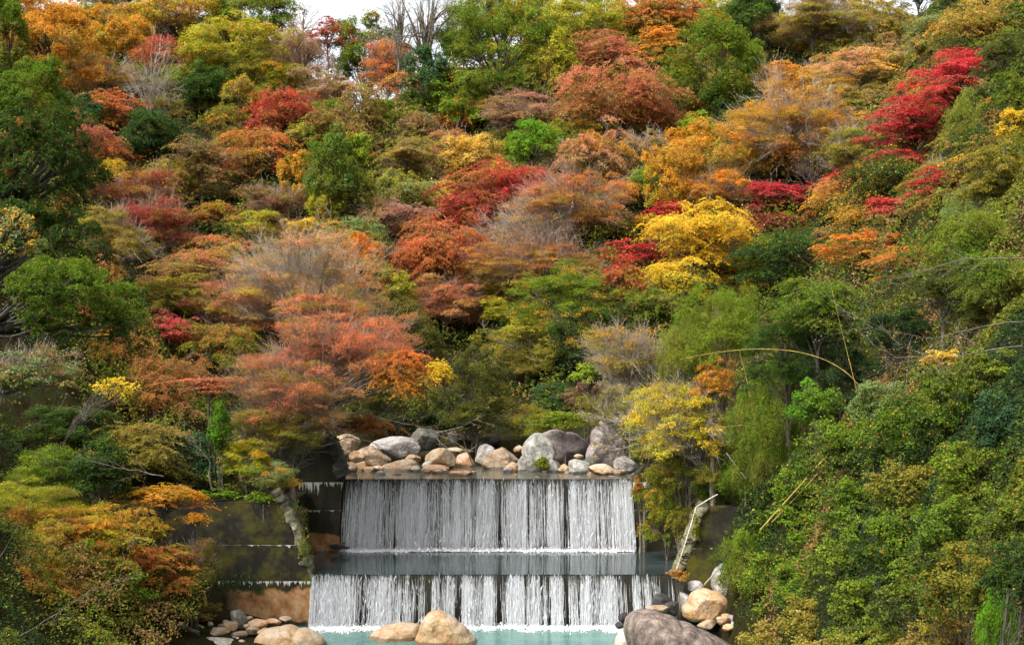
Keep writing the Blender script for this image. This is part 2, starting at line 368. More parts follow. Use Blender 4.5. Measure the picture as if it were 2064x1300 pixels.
def waterfall(name, x0, x1, zt, zb, yc, flare, gaps, bright, n, label, seed):
    rg = np.random.default_rng(seed); H = zt-zb
    root = empty(name, ((x0+x1)/2, yc-.6, zb)); loc = np.array(root.location)
    tag(root, label, 'waterfall', 'waterfalls of the river steps')
    def dens(x, zf):                                        # how much water runs at this place along the crest
        d = .02+1.15*vnoise(np.stack([x*2.3, x*0, x*0+seed], -1))
        d = d*(.55+.6*vnoise(np.stack([x*7, x*0, x*0+seed*3], -1)))
        d = np.clip(d, 0, 2)**1.9*1.15*(.55+.8*vnoise(np.stack([x*.55, x*0, x*0+seed*7], -1)))
        for gx, gw in gaps:
            d = d*(1-.97*np.exp(-((x-gx)/gw)**4))
        for bx, bw, bs in bright:
            d = d+bs*np.exp(-((x-bx)/bw)**2)
        return d
    x = rg.uniform(x0, x1, n*4); d = dens(x, 0); x = x[rg.random(n*4) < np.clip(d, 0, 1.25)/1.25][:n]
    n = len(x); K = 7
    t0 = rg.random(n)**1.6*.85; ln = rg.uniform(.2, .95, n); t1 = np.minimum(1, t0+ln)
    tt = t0[:, None]+(t1-t0)[:, None]*np.linspace(0, 1, K)[None]
    out_ = rg.uniform(.03, .32, n)
    fl = 1+flare*tt
    xm = (x0+x1)/2
    wob = (rg.normal(size=(n, 1))*.03+np.cumsum(rg.normal(size=(n, K))*.012, 1))
    px = xm+(x[:, None]-xm)*fl+wob
    pz = zt+.02-tt*H
    py = yc-.12-out_[:, None]*np.sqrt(tt+.02)-.55*tt
    w = rg.uniform(.003, .0125, n)[:, None]*np.sin(np.linspace(.25, np.pi-.15, K))[None]*(.7+.8*tt)
    g = Geo(); br = rg.uniform(.6, 1., n)
    colr = np.stack([br*.97, br*.98, br*.99], -1)
    g.tube(np.stack([px, py, pz], -1), w, 3, None); q3 = (K-1)*3
    g.c = {4: [np.repeat(colr, q3, 0)]}
    # spray and broken drops
    m_ = int(n*1.5); xd = rg.uniform(x0, x1, m_*3); xd = xd[rg.random(m_*3) < np.clip(dens(xd, 0), 0, 1.1)/1.1][:m_]; m_ = len(xd)
    td = rg.random(m_)**.75
    c = np.stack([xm+(xd-xm)*(1+flare*td)+rg.normal(size=m_)*.03, yc-.15-rg.uniform(0, .42, m_)*np.sqrt(td)-.55*td, zt-td*H], -1)
    nn = unit(rg.normal(size=(m_, 3))*.6+[0, -1.2, .2]); tg = np.tile([0, 0, 1.], (m_, 1))+rg.normal(size=(m_, 3))*.13
    v, q = leafquads(c, nn, rg.uniform(.1, .45, m_), .07, tg, rg, 0)
    br = rg.uniform(.6, 1., m_); g.add(v, q, np.stack([br*.82, br*.88, br*.93], -1))
    g.build('curtain', M_FALL, root, loc)
    # thin glassy film over the concrete between the strands
    nx_, nz_ = 260, 24
    xx = np.linspace(x0, x1, nx_); zz = np.linspace(0, 1, nz_); XX, TT = np.meshgrid(xx, zz)
    V = np.stack([xm+(XX-xm)*(1+flare*TT), yc-.1-.08*np.sqrt(TT)-.55*TT, zt-TT*H], -1)
    I = np.arange(nx_*nz_).reshape(nz_, nx_); q = np.stack([I[:-1, :-1], I[1:, :-1], I[1:, 1:], I[:-1, 1:]], -1).reshape(-1, 4)
    dc = np.clip(dens(((XX[:-1, :-1]+XX[1:, 1:])/2), 0), 0, 1).ravel()
    mesh_np('water_film', V-loc, q, M_FILM, root, np.stack([dc]*3, -1), smooth=True)
    # foam along the foot
    m_ = 16000; xf = xm+(rg.uniform(x0, x1, m_)-xm)*(1+flare); dn = dens(xf, 0)
    keep = rg.random(m_) < np.clip(dn*1.2+.3, 0, 1); xf = xf[keep]; m_ = len(xf)
    spread = np.abs(rg.normal(size=m_))*(.22 if zb > 1 else .5)*(.5+vnoise(np.stack([xf*1.3, xf*0, xf*0], -1)))
    c = np.stack([xf, yc-.72-spread, zb+.03+np.abs(rg.normal(size=m_))*.11*np.exp(-spread*3)+.004*rg.random(m_)], -1)
    nn = unit(rg.normal(size=(m_, 3))*.6+[0, -.3, 1]); v, q = leafquads(c, nn, rg.uniform(.03, .13, m_), .8, None, rg, .1)
    br = rg.uniform(.8, .95, m_); f = Geo(); f.add(v, q, np.stack([br, br, br], -1)); f.build('foam', M_FALL, root, loc)
def ux(px): return (px-CX)/F*YU
def lx(px): return (px-CX)/F*YL
waterfall('waterfall', WX['u0'], WX['u1'], ZU, ZL, YU, .018,
          [(ux(884), .42), (ux(956), .3), (ux(1098), .22), (ux(1134), .35), (ux(1201), .26), (ux(803), .18), (ux(775), .12), (ux(1064), .14), (ux(1220), .1), (ux(1008), .15)],
          [(ux(750), 1.3, .35), (ux(828), .7, .4), (ux(850), 1.6, .2), (ux(925), 1, .3), (ux(1180), .9, .35), (ux(1115), .4, .4), (ux(1245), 1, .3), (ux(1040), .7, .2)],
          4600, 'taller upper curtain of white water between the boulders and the middle pool', 3)
waterfall('waterfall', WX['l0'], WX['l1'], ZL, 0.03, YL, .008,
          [(lx(927), .3), (lx(865), .25), (lx(1005), .2), (lx(1105), .14), (lx(1165), .14), (lx(1266), .25), (lx(1312), .2), (lx(1060), .1), (lx(812), .1), (lx(1340), .2)],
          [(lx(660), .5, .8), (lx(690), .8, .4), (lx(945), .25, .9), (lx(1040), .4, .35), (lx(1220), .6, .3), (lx(770), 1.2, .12)],
          4200, 'lower and wider white waterfall dropping into the turquoise pool', 5)

# ------------------------------------------------------------------ walls of the two river steps
def prism(poly_px, Y0, Y1, batter=0.):
    """front outline given on the face at depth Y0; real thickness to Y1"""
    a = np.array([P(x, y, Y0) for x, y in poly_px]); b = a.copy(); b[:, 1] = Y1
    zmax = a[:, 2].max(); a[:, 1] -= (zmax-a[:, 2])*batter
    n = len(a); v = np.concatenate([a, b])
    return v, a, n
def add_prism(g, poly, Y0, Y1, batter=0.):
    v, a, n = prism(poly, Y0, Y1, batter)
    g.add(v, np.array([[i, (i+1) % n, n+(i+1) % n, n+i] for i in range(n)])[:, ::-1])
    g.add(v, np.array([list(range(n))])); g.add(v, np.array([list(range(2*n-1, n-1, -1))]))
zl_ = [15.75-(p-700)/F*71 for p in (1098, 1170)]
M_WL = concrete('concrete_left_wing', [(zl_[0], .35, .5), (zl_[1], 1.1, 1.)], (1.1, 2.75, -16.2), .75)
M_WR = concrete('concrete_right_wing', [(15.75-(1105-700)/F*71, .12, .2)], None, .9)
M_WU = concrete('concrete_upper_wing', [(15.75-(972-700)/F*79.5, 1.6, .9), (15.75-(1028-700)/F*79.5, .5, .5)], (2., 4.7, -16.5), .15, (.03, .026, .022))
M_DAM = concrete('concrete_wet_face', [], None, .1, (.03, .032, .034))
# dam bodies
for nm, x0, x1, z0, z1, yf, yb, lab in (
        ('weir', -17, 17, -2.5, ZL-.03, YL, YL+1.0, 'low wet concrete weir under the lower waterfall'),
        ('weir', -16, 15, 1.2, ZU-.03, YU, YU+1.2, 'high wet concrete weir behind the upper waterfall')):
    g = Geo(); v, q = box(x0, x1, yf, yb, z0, z1); v[[0, 1], 1] -= .5*(1 if z0 > 0 else 1.); g.add(v, q)
    # rounded lip along the crest
    an = np.linspace(0, np.pi, 8); k = len(an)
    tag(g.build(nm, M_DAM, None), lab, 'weir', 'weirs under the waterfalls')
def rock_mesh(dims, seed, outline=None, sub=5, cuts=12, rough=.1):
    """boulder: unit sphere directions cut by random planes (or by a side outline), then weathered with noise"""
    import bmesh
    bm = bmesh.new(); bmesh.ops.create_icosphere(bm, subdivisions=sub, radius=1)
    U = np.array([v.co[:] for v in bm.verts]); Fc = np.array([[v.index for v in f.verts] for f in bm.faces]); bm.free()
    rg = np.random.default_rng(seed)
    if outline is None:
        n = unit(rg.normal(size=(cuts, 3))*[1, 1, .9]); d = rg.uniform(.55, .88, cuts)
        dd = U@n.T; r = np.where(dd > .05, d[None]/np.maximum(dd, .05), 9)
        r = np.minimum(r, 1.02); k = 26.
        r = -np.log(np.exp(-k*r).sum(1)+np.exp(-k*1.02))/k; r = r/np.abs(r).max()
        V = U*r[:, None]
    else:
        o = np.array(outline, float); th = np.arctan2(o[:, 1], o[:, 0]); rr = np.hypot(o[:, 0], o[:, 1]); s = np.argsort(th); th, rr = th[s], rr[s]
        mm = np.hypot(U[:, 0], U[:, 2]); ta = np.arctan2(U[:, 2], U[:, 0])
        R0 = np.interp(ta, np.concatenate([th-2*np.pi, th, th+2*np.pi]), np.tile(rr, 3))
        n = unit(rg.normal(size=(6, 3))*[1, 2, .8]); dd = U@n.T
        r = np.minimum(1, np.where(dd > .05, rg.uniform(.74, .95, 6)[None]/np.maximum(dd, .05), 9).min(1))
        f = r*(1-sstep(.75, 1., mm))+sstep(.75, 1., mm)
        V = np.stack([np.cos(ta)*R0*mm**.85, U[:, 1], np.sin(ta)*R0*mm**.85], -1)*f[:, None]
    nz = (fbm(U*1.7+seed*3.1, 5, seed)-.5)*2*rough+(fbm(U*7+seed, 3, seed+9)-.5)*rough*.45
    V = V*(1+nz[:, None]); V = V*np.asarray(dims)
    return V, Fc
def rock(px, py, rx, ry, Yd, mat, label, depth=None, outline=None, seed=None, group='boulders of the riverbed', name='boulder', cat='boulder', sub=5, rough=.09, tilt=0):
    s = Yd/F; c = P(px, py, Yd); seed = seed if seed is not None else int(px*7+py)
    dims = (rx*s*1.06, (depth or max(rx, ry)*.85)*s, ry*s*1.08)
    if outline is not None:
        o = [((x-px)*s, -(y-py)*s) for x, y in outline]; V, Fc = rock_mesh((1, dims[1], 1), seed, o, sub, rough=rough*.6)
    else: V, Fc = rock_mesh(dims, seed, None, sub, rough=rough)
    if tilt:
        a = R_(tilt); V = np.stack([V[:, 0]*math.cos(a)+V[:, 2]*math.sin(a), V[:, 1], -V[:, 0]*math.sin(a)+V[:, 2]*math.cos(a)], -1)
    ob = mesh_np(name, V, Fc, ROCK[mat], None, None, True); ob.location = c
    return tag(ob, label, cat, group)
def coping(parent, loc, pts, Yd, n, w, mat, seed):
    """sloping masonry ridge: rough blocks with mortar grooves along the edge of the notch"""
    pts = np.array(pts, float); K_ = 90; t = np.linspace(0, len(pts)-1, K_); i = np.minimum(t.astype(int), len(pts)-2)
    q = pts[i]+(pts[i+1]-pts[i])*(t-i)[:, None]; path = np.array([P(a[0], a[1], Yd) for a in q])+[0, .62, 0]
    path += (fbm(path*1.3, 3, seed)[:, None]-.5)*[.35, 0, .15]
    S = 16; u = np.linspace(0, n, K_); b = np.floor(u).astype(int); f = u-b
    r = w*(.86+.28*hash3(b, b*0, b*0, seed))*(1-.1*np.exp(-(np.minimum(f, 1-f)/.05)**2))
    V, Q = tubes(path[None], r[None], S); V = V-np.repeat(path, S, 0); V = V*[1, 1.9, 1]
    m4 = np.abs(V/np.repeat(r, S)[:, None]/[1, 1.9, 1]).max(1, keepdims=True); V = V/np.clip(m4+.12, .75, 1.1)
    V = V+np.repeat(path, S, 0); V = V+(fbm(V*3.1, 5, seed)[:, None]-.5)*.34
    cap0 = np.arange(S)[None]; cap1 = (K_-1)*S+np.arange(S)[::-1][None]
    mesh_np('coping', V-loc, [Q, np.concatenate([cap0[:, ::-1], cap1[:, ::-1]])], ROCK[mat], parent, None, True)
# left wing wall, three tiers each standing a hand proud of the one above, broken by ledges
root = empty('wing_wall', (-16, 71, 0)); loc = np.array(root.location)
tag(root, 'dark mossy concrete wing wall in three tiers left of the lower waterfall', 'retaining wall', 'wing walls beside the weirs')
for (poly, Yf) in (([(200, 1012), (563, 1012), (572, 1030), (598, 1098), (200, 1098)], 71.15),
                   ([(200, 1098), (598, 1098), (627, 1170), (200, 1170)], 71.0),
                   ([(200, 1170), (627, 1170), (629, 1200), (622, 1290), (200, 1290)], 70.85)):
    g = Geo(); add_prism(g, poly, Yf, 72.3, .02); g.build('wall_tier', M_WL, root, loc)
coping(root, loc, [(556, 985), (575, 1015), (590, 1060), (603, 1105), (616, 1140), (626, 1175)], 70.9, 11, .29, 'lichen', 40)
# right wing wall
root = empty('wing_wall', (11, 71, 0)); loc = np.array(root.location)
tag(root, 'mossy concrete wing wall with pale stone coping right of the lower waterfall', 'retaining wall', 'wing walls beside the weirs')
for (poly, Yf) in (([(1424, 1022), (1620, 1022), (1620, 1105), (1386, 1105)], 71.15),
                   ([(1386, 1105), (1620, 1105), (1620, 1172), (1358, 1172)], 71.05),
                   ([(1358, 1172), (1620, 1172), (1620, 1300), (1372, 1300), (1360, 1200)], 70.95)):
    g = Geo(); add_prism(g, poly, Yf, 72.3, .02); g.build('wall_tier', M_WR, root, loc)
coping(root, loc, [(1421, 1018), (1407, 1045), (1393, 1082), (1378, 1125), (1366, 1165)], 70.9, 10, .33, 'lichen', 70)
# upper wing walls
root = empty('wing_wall', (-13, 79.5, 2)); loc = np.array(root.location)
tag(root, 'blackened concrete wing wall with white lime streak left of the upper waterfall', 'retaining wall', 'wing walls beside the weirs')
for (poly, Yf) in (([(540, 890), (655, 890), (691, 966), (540, 966)], 79.7), ([(540, 966), (691, 966), (686, 1040), (684, 1110), (540, 1110)], 79.55)):
    g = Geo(); add_prism(g, poly, Yf, 81.3, .03); g.build('wall_tier', M_WU, root, loc)
coping(root, loc, [(650, 884), (668, 905), (680, 935), (690, 962)], 79.5, 6, .42, 'dim', 90)
root = empty('wing_wall', (9, 79.5, 2)); loc = np.array(root.location)
tag(root, 'dark stepped concrete wing wall under hanging leaves right of the upper waterfall', 'retaining wall', 'wing walls beside the weirs')
for (poly, Yf) in (([(1276, 966), (1300, 940), (1440, 940), (1440, 1027), (1277, 1027)], 79.75), ([(1277, 1027), (1440, 1027), (1440, 1075), (1279, 1075)], 79.6),
                   ([(1279, 1075), (1440, 1075), (1440, 1115), (1281, 1115)], 79.5)):
    g = Geo(); add_prism(g, poly, Yf, 81.3, .03); g.build('wall_tier', M_WU, root, loc)
# basin side walls running back from the lower to the upper step
for x0, x1, z1, lab in ((-15.4, -13.0, 6.6, 'dark concrete side wall of the middle pool on its left'), (10.9, 12.6, 6.5, 'dark concrete side wall of the middle pool on its right')):
    g = Geo(); v, q = box(x0, x1, 72.31, 79.4, 1, z1); g.add(v, q)
    tag(g.build('basin_wall', M_WR, None), lab, 'retaining wall', 'side walls of the middle pool')

# ------------------------------------------------------------------ boulders
for r in [
 (800, 903, 54, 22, 91, 'grey', 'broad light grey domed boulder at the back left of the upper rock pile'),
 (748, 922, 40, 24, 88.6, 'brown', 'brown sloping slab in front of the grey dome at the upper left'),
 (808, 943, 43, 18, 86, 'tan', 'tan wedge-shaped boulder at the water edge below the brown slab'),
 (700, 897, 32, 26, 90, 'brown', 'cracked grey and tan rock beside the upper left coping stones'),
 (720, 920, 16, 12, 87, 'tan', 'small tan rock under the cracked rock at the upper left'),
 (874, 948, 36, 11, 85.5, 'orange', 'low orange rock right of the tan wedge boulder'),
 (890, 927, 31, 23, 87, 'tan', 'rounded tan boulder with a shadowed right flank above the low orange rock'),
 (833, 926, 16, 10, 87.6, 'tan', 'yellowish small rock between grey dome and rounded tan boulder'),
 (938, 933, 22, 19, 88.5, 'orange', 'bright orange rock in the middle of the upper rock pile'),
 (932, 957, 29, 9, 82.6, 'orange', 'flat orange-tan stone lying in the water just above the upper crest'),
 (980, 918, 24, 22, 89, 'grey', 'grey-brown angular boulder right of the bright orange rock'),
 (1014, 931, 42, 27, 87, 'brown', 'large grey-topped boulder with tan foot in the centre of the upper rock pile'),
 (1030, 946, 17, 14, 84.6, 'orange', 'small orange rock at the foot of the mossy pale boulder'),
 (1165, 944, 25, 20, 83.5, 'mossy', 'upright brown-green block standing at the water edge'),
 (1215, 949, 32, 15, 83, 'tan', 'pale tan low boulder near the right end of the upper crest'),
 (1138, 947, 11, 11, 84.3, 'tan', 'small tan stone between mossy boulder and upright block'),
 (1262, 936, 24, 17, 84, 'grey', 'grey rock under leaves at the right end of the upper crest'),
 (1288, 962, 18, 12, 82.2, 'brown', 'brown rock half hidden by leaves above the upper right wing wall'),
 (1166, 963, 13, 4, 81.6, 'tan', 'flat little stone awash in front of the upright block'),
 (1085, 964, 11, 4, 81.4, 'orange', 'tiny orange stone awash below the mossy pale boulder'),
 (1230, 963, 17, 4, 81.8, 'pale', 'thin pale stone awash below the pale tan boulder'),
 (728, 942, 15, 13, 85.4, 'tan', 'tan block with dark hollow at the upper left waterline'),
 (746, 948, 12, 10, 84.6, 'sand', 'rounded sandy stone at the upper left waterline'),
 (765, 947, 11, 11, 85, 'orange', 'orange pebble-shaped stone against the tan wedge boulder'),
 (706, 946, 14, 14, 84, 'brown', 'brown rock against the coping left of the upper crest'),
 (912, 910, 24, 10, 91, 'tan', 'long tan rock behind the rounded tan boulder'),
 (938, 912, 14, 8, 92, 'brown', 'small brown rock behind the bright orange rock'),
 (1048, 905, 14, 8, 92, 'tan', 'tan stone at the back of the rock pile beside the mossy boulder'),
 (855, 884, 32, 24, 95, 'dim', 'dark shaded boulder under branches behind the grey dome'),  # gully shadow put into the dim rock colour, here and next row
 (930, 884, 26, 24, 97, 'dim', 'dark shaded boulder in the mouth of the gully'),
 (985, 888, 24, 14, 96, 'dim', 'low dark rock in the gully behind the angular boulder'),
 (1166, 919, 9, 6, 86, 'tan', 'little round stone in the gap between the two large grey boulders'),
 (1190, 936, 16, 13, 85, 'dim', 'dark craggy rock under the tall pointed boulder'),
 (862, 938, 12, 8, 86.2, 'pale', 'small pale stone left of the rounded tan boulder'),
 (1250, 955, 14, 9, 82.4, 'brown', 'brown stone at the right bank just above the crest'),
]: rock(*r)
rock(1086, 925, 44, 40, 85, 'mossy', 'pale lichen-covered pointed boulder overgrown with moss and ferns', outline=[(1034, 962), (1040, 940), (1052, 918), (1054, 898), (1064, 882), (1076, 872), (1090, 874), (1104, 884), (1114, 896), (1120, 912), (1116, 925), (1130, 938), (1138, 962), (1086, 972)], depth=30, rough=.2)
rock(1136, 900, 55, 32, 89, 'purple', 'big purple-grey boulder behind the mossy pale one', outline=[(1076, 885), (1100, 870), (1140, 872), (1172, 882), (1192, 898), (1186, 912), (1160, 920), (1142, 935), (1110, 938), (1085, 925)], depth=42)
rock(1218, 895, 42, 46, 87, 'purple', 'tall pointed grey boulder leaning over the right side of the upper rock pile', outline=[(1181, 925), (1190, 895), (1200, 862), (1212, 848), (1228, 858), (1248, 880), (1268, 905), (1268, 935), (1210, 940), (1185, 938)], depth=36)
# foreground
rock(900, 1275, 66, 46, 67, 'sand', 'peaked orange-tan boulder in the middle of the lower pool', outline=[(836, 1325), (842, 1275), (850, 1250), (866, 1233), (884, 1229), (902, 1238), (925, 1254), (948, 1276), (966, 1300), (975, 1330), (900, 1345)], depth=50)
rock(790, 1292, 66, 32, 68, 'sand', 'low orange boulder leaning against the peaked one', outline=[(722, 1310), (742, 1285), (765, 1268), (792, 1258), (822, 1255), (846, 1258), (850, 1290), (846, 1325), (760, 1330)], depth=44)
rock(586, 1295, 76, 30, 66.3, 'sand', 'flat-topped sandy boulder at the bottom edge left of the pool', outline=[(512, 1320), (515, 1285), (530, 1270), (560, 1265), (600, 1268), (635, 1275), (655, 1292), (662, 1325), (585, 1335)], depth=55)
rock(1365, 1290, 120, 74, 64.5, 'slab', 'huge streaked grey-brown boulder sloping down to the right at the bottom', outline=[(1276, 1345), (1266, 1300), (1258, 1264), (1262, 1242), (1278, 1231), (1310, 1230), (1338, 1240), (1372, 1254), (1408, 1268), (1440, 1281), (1476, 1302), (1500, 1330), (1400, 1370)], depth=75)
rock(1262, 1298, 22, 30, 65.5, 'pale', 'narrow grey-green rock behind the left end of the huge sloping boulder')
rock(1424, 1222, 54, 36, 69, 'sand', 'large rounded yellow-brown boulder below the right wing wall', outline=[(1376, 1240), (1374, 1226), (1386, 1215), (1392, 1196), (1410, 1187), (1436, 1190), (1462, 1203), (1472, 1216), (1468, 1238), (1450, 1250), (1410, 1248), (1390, 1250)], depth=48)
rock(1337, 1212, 22, 17, 69.6, 'black', 'wet black rock in front of the right end of the lower waterfall')
rock(1352, 1226, 18, 16, 69.2, 'black', 'smaller wet black rock leaning on the yellow-brown boulder')
rock(1325, 1228, 26, 10, 68.9, 'brown', 'low brown rock between black rock and huge sloping boulder')
rock(1256, 1244, 10, 13, 69, 'black', 'black stone splashed by the waterfall at the left of the huge boulder')
rock(1249, 1260, 9, 7, 68.6, 'black', 'small black stone in the foam beside the huge boulder')
rock(1470, 1172, 36, 36, 70, 'mossy', 'grey lichened rock standing against the right wing wall')
rock(1488, 1209, 15, 13, 69.2, 'brown', 'square brown block right of the yellow-brown boulder')
rock(1505, 1213, 13, 11, 69.0, 'brown', 'dull brown stone beside the square brown block')
rock(1400, 1185, 20, 14, 70.2, 'grey', 'grey stone in the corner of wing wall and lower waterfall')
rock(1380, 1210, 16, 22, 70.2, 'grey', 'smooth wet grey rock right beside the lower waterfall')
rock(1425, 1258, 22, 9, 67.5, 'brown', 'mossy low stone beneath the yellow-brown boulder')
rock(680, 1100, 15, 7, 78.6, 'black', 'wet dark stone at the left foot of the upper waterfall')
rock(697, 1103, 9, 3, 78.3, 'black', 'tiny wet stone beside the dark stone at the upper fall foot')
rg = np.random.default_rng(99)
def pebbles(n, place, near, group, depth, r0, r1, sub):
    used = set(); k = 0
    for i in range(n*3):
        if k >= n: break
        px, py = place(); r = rg.uniform(r0, r1); mt = ['tan', 'orange', 'pale', 'brown', 'grey', 'sand'][i % 6]
        nm = {'tan': 'tan', 'orange': 'rust-orange', 'pale': 'pale', 'brown': 'brown', 'grey': 'grey', 'sand': 'sandy'}[mt]
        h = min(near, key=lambda a: (a[0]-px)**2+(a[1]-py)**2*4)
        side = ('right of' if px > h[0] else 'left of') if abs(px-h[0]) > 2*abs(py-h[1]) else ('below' if py > h[1] else 'above')
        sz = ['small', 'tiny'][r < (r0+r1)/2]
        key = (sz, nm, side, h[2])
        if key in used: continue
        used.add(key); k += 1
        rock(px, py, r*1.25, r*.8, depth(py), mt, '%s %s stone just %s the %s' % key, group=group, name='stone', cat='stone', sub=sub)
pebbles(22, lambda: (lambda x: (x, 1240+(x-1452)*.4+rg.uniform(-8, 26)))(rg.uniform(1452, 1570)),
        [(1488, 1209, 'square brown block'), (1425, 1258, 'mossy low stone'), (1424, 1222, 'yellow-brown boulder'), (1480, 1285, 'right flank of the huge sloping boulder'), (1540, 1230, 'driftwood pile')],
        'small stones on the right bank', lambda py: 66.5-(py-1240)*.03, 5, 13, 3)
for (px, py, rx, ry, mt, lab) in [
 (480, 1247, 20, 22, 'mossy', 'mossy upright stone by the left wing wall foot'), (462, 1262, 17, 12, 'tan', 'tan stone left of the mossy upright stone'),
 (520, 1256, 20, 11, 'orange', 'orange stone at the left edge of the lower pool'), (552, 1252, 15, 7, 'orange', 'long low orange stone under the rust-stained wall'),
 (508, 1270, 16, 9, 'brown', 'dark brown stone at the left waterline'), (531, 1272, 14, 7, 'orange', 'small orange stone in the water at the left bank'),
 (440, 1278, 26, 13, 'sand', 'sandy round stone on the left gravel bank'), (482, 1278, 16, 8, 'brown', 'brown flat stone at the left waterline'),
 (355, 1283, 34, 20, 'grey', 'large weathered grey stone at the bottom left'), (385, 1285, 14, 12, 'pale', 'pale angular stone beside the weathered grey stone'),
 (435, 1300, 42, 16, 'pale', 'long pale yellowish rock on the bottom edge at the left'), (320, 1290, 22, 15, 'grey', 'grey stone left of the weathered grey stone'),
 (275, 1270, 18, 12, 'dim', 'dark stone behind ferns at the bottom left'), (290, 1292, 20, 12, 'grey', 'small grey stone at the bottom left edge'),
 (245, 1282, 15, 12, 'grey', 'rounded grey stone at the end of the dry stone wall'), (575, 1247, 14, 6, 'brown', 'wet brown stone at the corner of the lower pool')]:
    rock(px, py, rx, ry, 68.5-(py-1245)*.05, mt, lab, group='stones on the left bank', name='stone', cat='stone', sub=4)
def lp_():
    while True:
        x = rg.uniform(225, 560); y = 1238+rg.random()**.8*56
        if not (x > 500 and y > 1262): return x, y
pebbles(26, lambda: (rg.uniform(700, 1268), rg.uniform(944, 961)),
        [(808, 943, 'tan wedge-shaped boulder'), (874, 948, 'low orange rock'), (932, 957, 'flat orange-tan stone in the water'), (980, 918, 'grey-brown angular boulder'), (1014, 931, 'large grey-topped boulder'),
         (1086, 925, 'pale lichen-covered boulder'), (1165, 944, 'upright brown-green block'), (1215, 949, 'pale tan low boulder'), (746, 948, 'rounded sandy stone')],
        'small stones at the edge of the upper stream', lambda py: 84.9-(py-944)*.14, 4, 10, 3)
pebbles(44, lp_, [(480, 1247, 'mossy upright stone'), (440, 1278, 'sandy round stone'), (355, 1283, 'large weathered grey stone'), (385, 1285, 'pale angular stone'), (520, 1256, 'orange stone by the pool'),
        (275, 1270, 'dark stone behind ferns'), (320, 1290, 'grey stone at the bottom left'), (462, 1262, 'tan stone by the wing wall'), (350, 1250, 'fallen log')],
        'pebbles on the left gravel bank', lambda py: 69-(py-1235)*.05, 3.5, 8, 2)

# ------------------------------------------------------------------ small things
def bar_thing(name, label, cat, pts, r, mat, group=None, taper=.7, joints=0, S=7, seed=1):
    rg = np.random.default_rng(seed); p = np.array([P(*a) for a in pts]); t = np.linspace(0, len(p)-1, 24); i = np.minimum(t.astype(int), len(p)-2); f = (t-i)[:, None]
    if len(p) == 3: u = (t/2)[:, None]; m_ = 2*p[1]-.5*(p[0]+p[2]); path = p[0]*(1-u)**2+2*m_*u*(1-u)+p[2]*u**2
    else: path = p[i]*(1-f)+p[i+1]*f
    rr = r*np.linspace(1, taper, 24)
    if joints: rr = rr*(1+.22*(np.arange(24) % 3 == 0))
    g = Geo(); g.tube(path[None], rr[None], S); o = g.build(name, mat, None, path[0], True); o.location = path[0]
    return tag(o, label, cat, group)
GB = 'yellow bamboo culms'
for k, (lab, pts, r) in enumerate([
 ('long yellow bamboo culm arching high over the green bamboo', [(1737, 785, 56), (1600, 708, 57), (1372, 724, 60)], .019),
 ('upright thin bamboo culm in the dark hollow', [(1738, 830, 56), (1705, 700, 57), (1672, 565, 58)], .011),
 ('short yellow bamboo culm beside the drooping yellow tree', [(1522, 855, 69.5), (1508, 780, 70), (1490, 705, 70)], .024),
 ('horizontal yellow bamboo culm above the right wing wall', [(1592, 864, 69), (1540, 855, 69.5), (1450, 862, 70)], .018),
 ('thin bamboo culm hanging above the leaning white pole', [(1548, 985, 70), (1534, 920, 70), (1528, 860, 70)], .022)]):
    bar_thing('bamboo_culm', lab, 'bamboo culm', pts, r, M_CULM, GB, .5, 1, seed=k)
bar_thing('bamboo_pole', 'thick yellow bamboo pole leaning diagonally across the right bank', 'pole', [(1532, 1068, 61), (1602, 990, 60.5), (1672, 912, 60)], .034, M_CULM, None, .75, 1)
bar_thing('bamboo_pole', 'thin yellow pole lying close beside the thick leaning one', 'pole', [(1556, 1052, 61.3), (1620, 985, 60.8), (1664, 935, 60.4)], .02, M_CULM, None, .8, 1)
bar_thing('wooden_pole', 'white weathered pole leaning down to the right wing wall top', 'pole', [(1464, 912, 71.2), (1500, 960, 71), (1541, 1010, 70.7)], .028, M_PALE)
bar_thing('fence_post', 'thin pale post standing on the right wing wall', 'post', [(1503, 1018, 71.4), (1502, 995, 71.4), (1501, 980, 71.4)], .045, M_PALE, None, 1)
bar_thing('handrail', 'thin wire rail running between post and slope on the right wing wall', 'rail', [(1501, 981, 71.4), (1560, 979, 71.4), (1612, 978, 71.4)], .018, M_BARK, None, 1)
bar_thing('pipe', 'long white pipe lying down the right coping', 'pipe', [(1403, 1022, 70.3), (1384, 1085, 70.2), (1360, 1158, 70.1)], .026, M_PALE, None, 1)
bar_thing('pipe', 'short pale pipe at the top corner of the right coping', 'pipe', [(1404, 1021, 70.4), (1425, 1008, 70.6), (1446, 996, 70.8)], .03, M_PALE, None, 1)
bar_thing('dead_tree', 'leaning bare brown trunk rising from the right wing wall top', 'tree', [(1506, 1010, 72.5), (1478, 950, 72.3), (1446, 905, 72.2), (1428, 830, 72), (1402, 770, 72)], .17, M_BARK, None, .4, seed=4)
bar_thing('log', 'dark fallen log lying across the left gravel bank', 'log', [(262, 1222, 66), (330, 1248, 65.5), (402, 1276, 65)], .17, M_BARKD, None, .7)
bar_thing('tree_stump', 'splintered orange-brown stump before the left wing wall', 'stump', [(414, 1222, 68.4), (413, 1205, 68.4), (411, 1192, 68.4)], .13, M_CULM, None, .45)
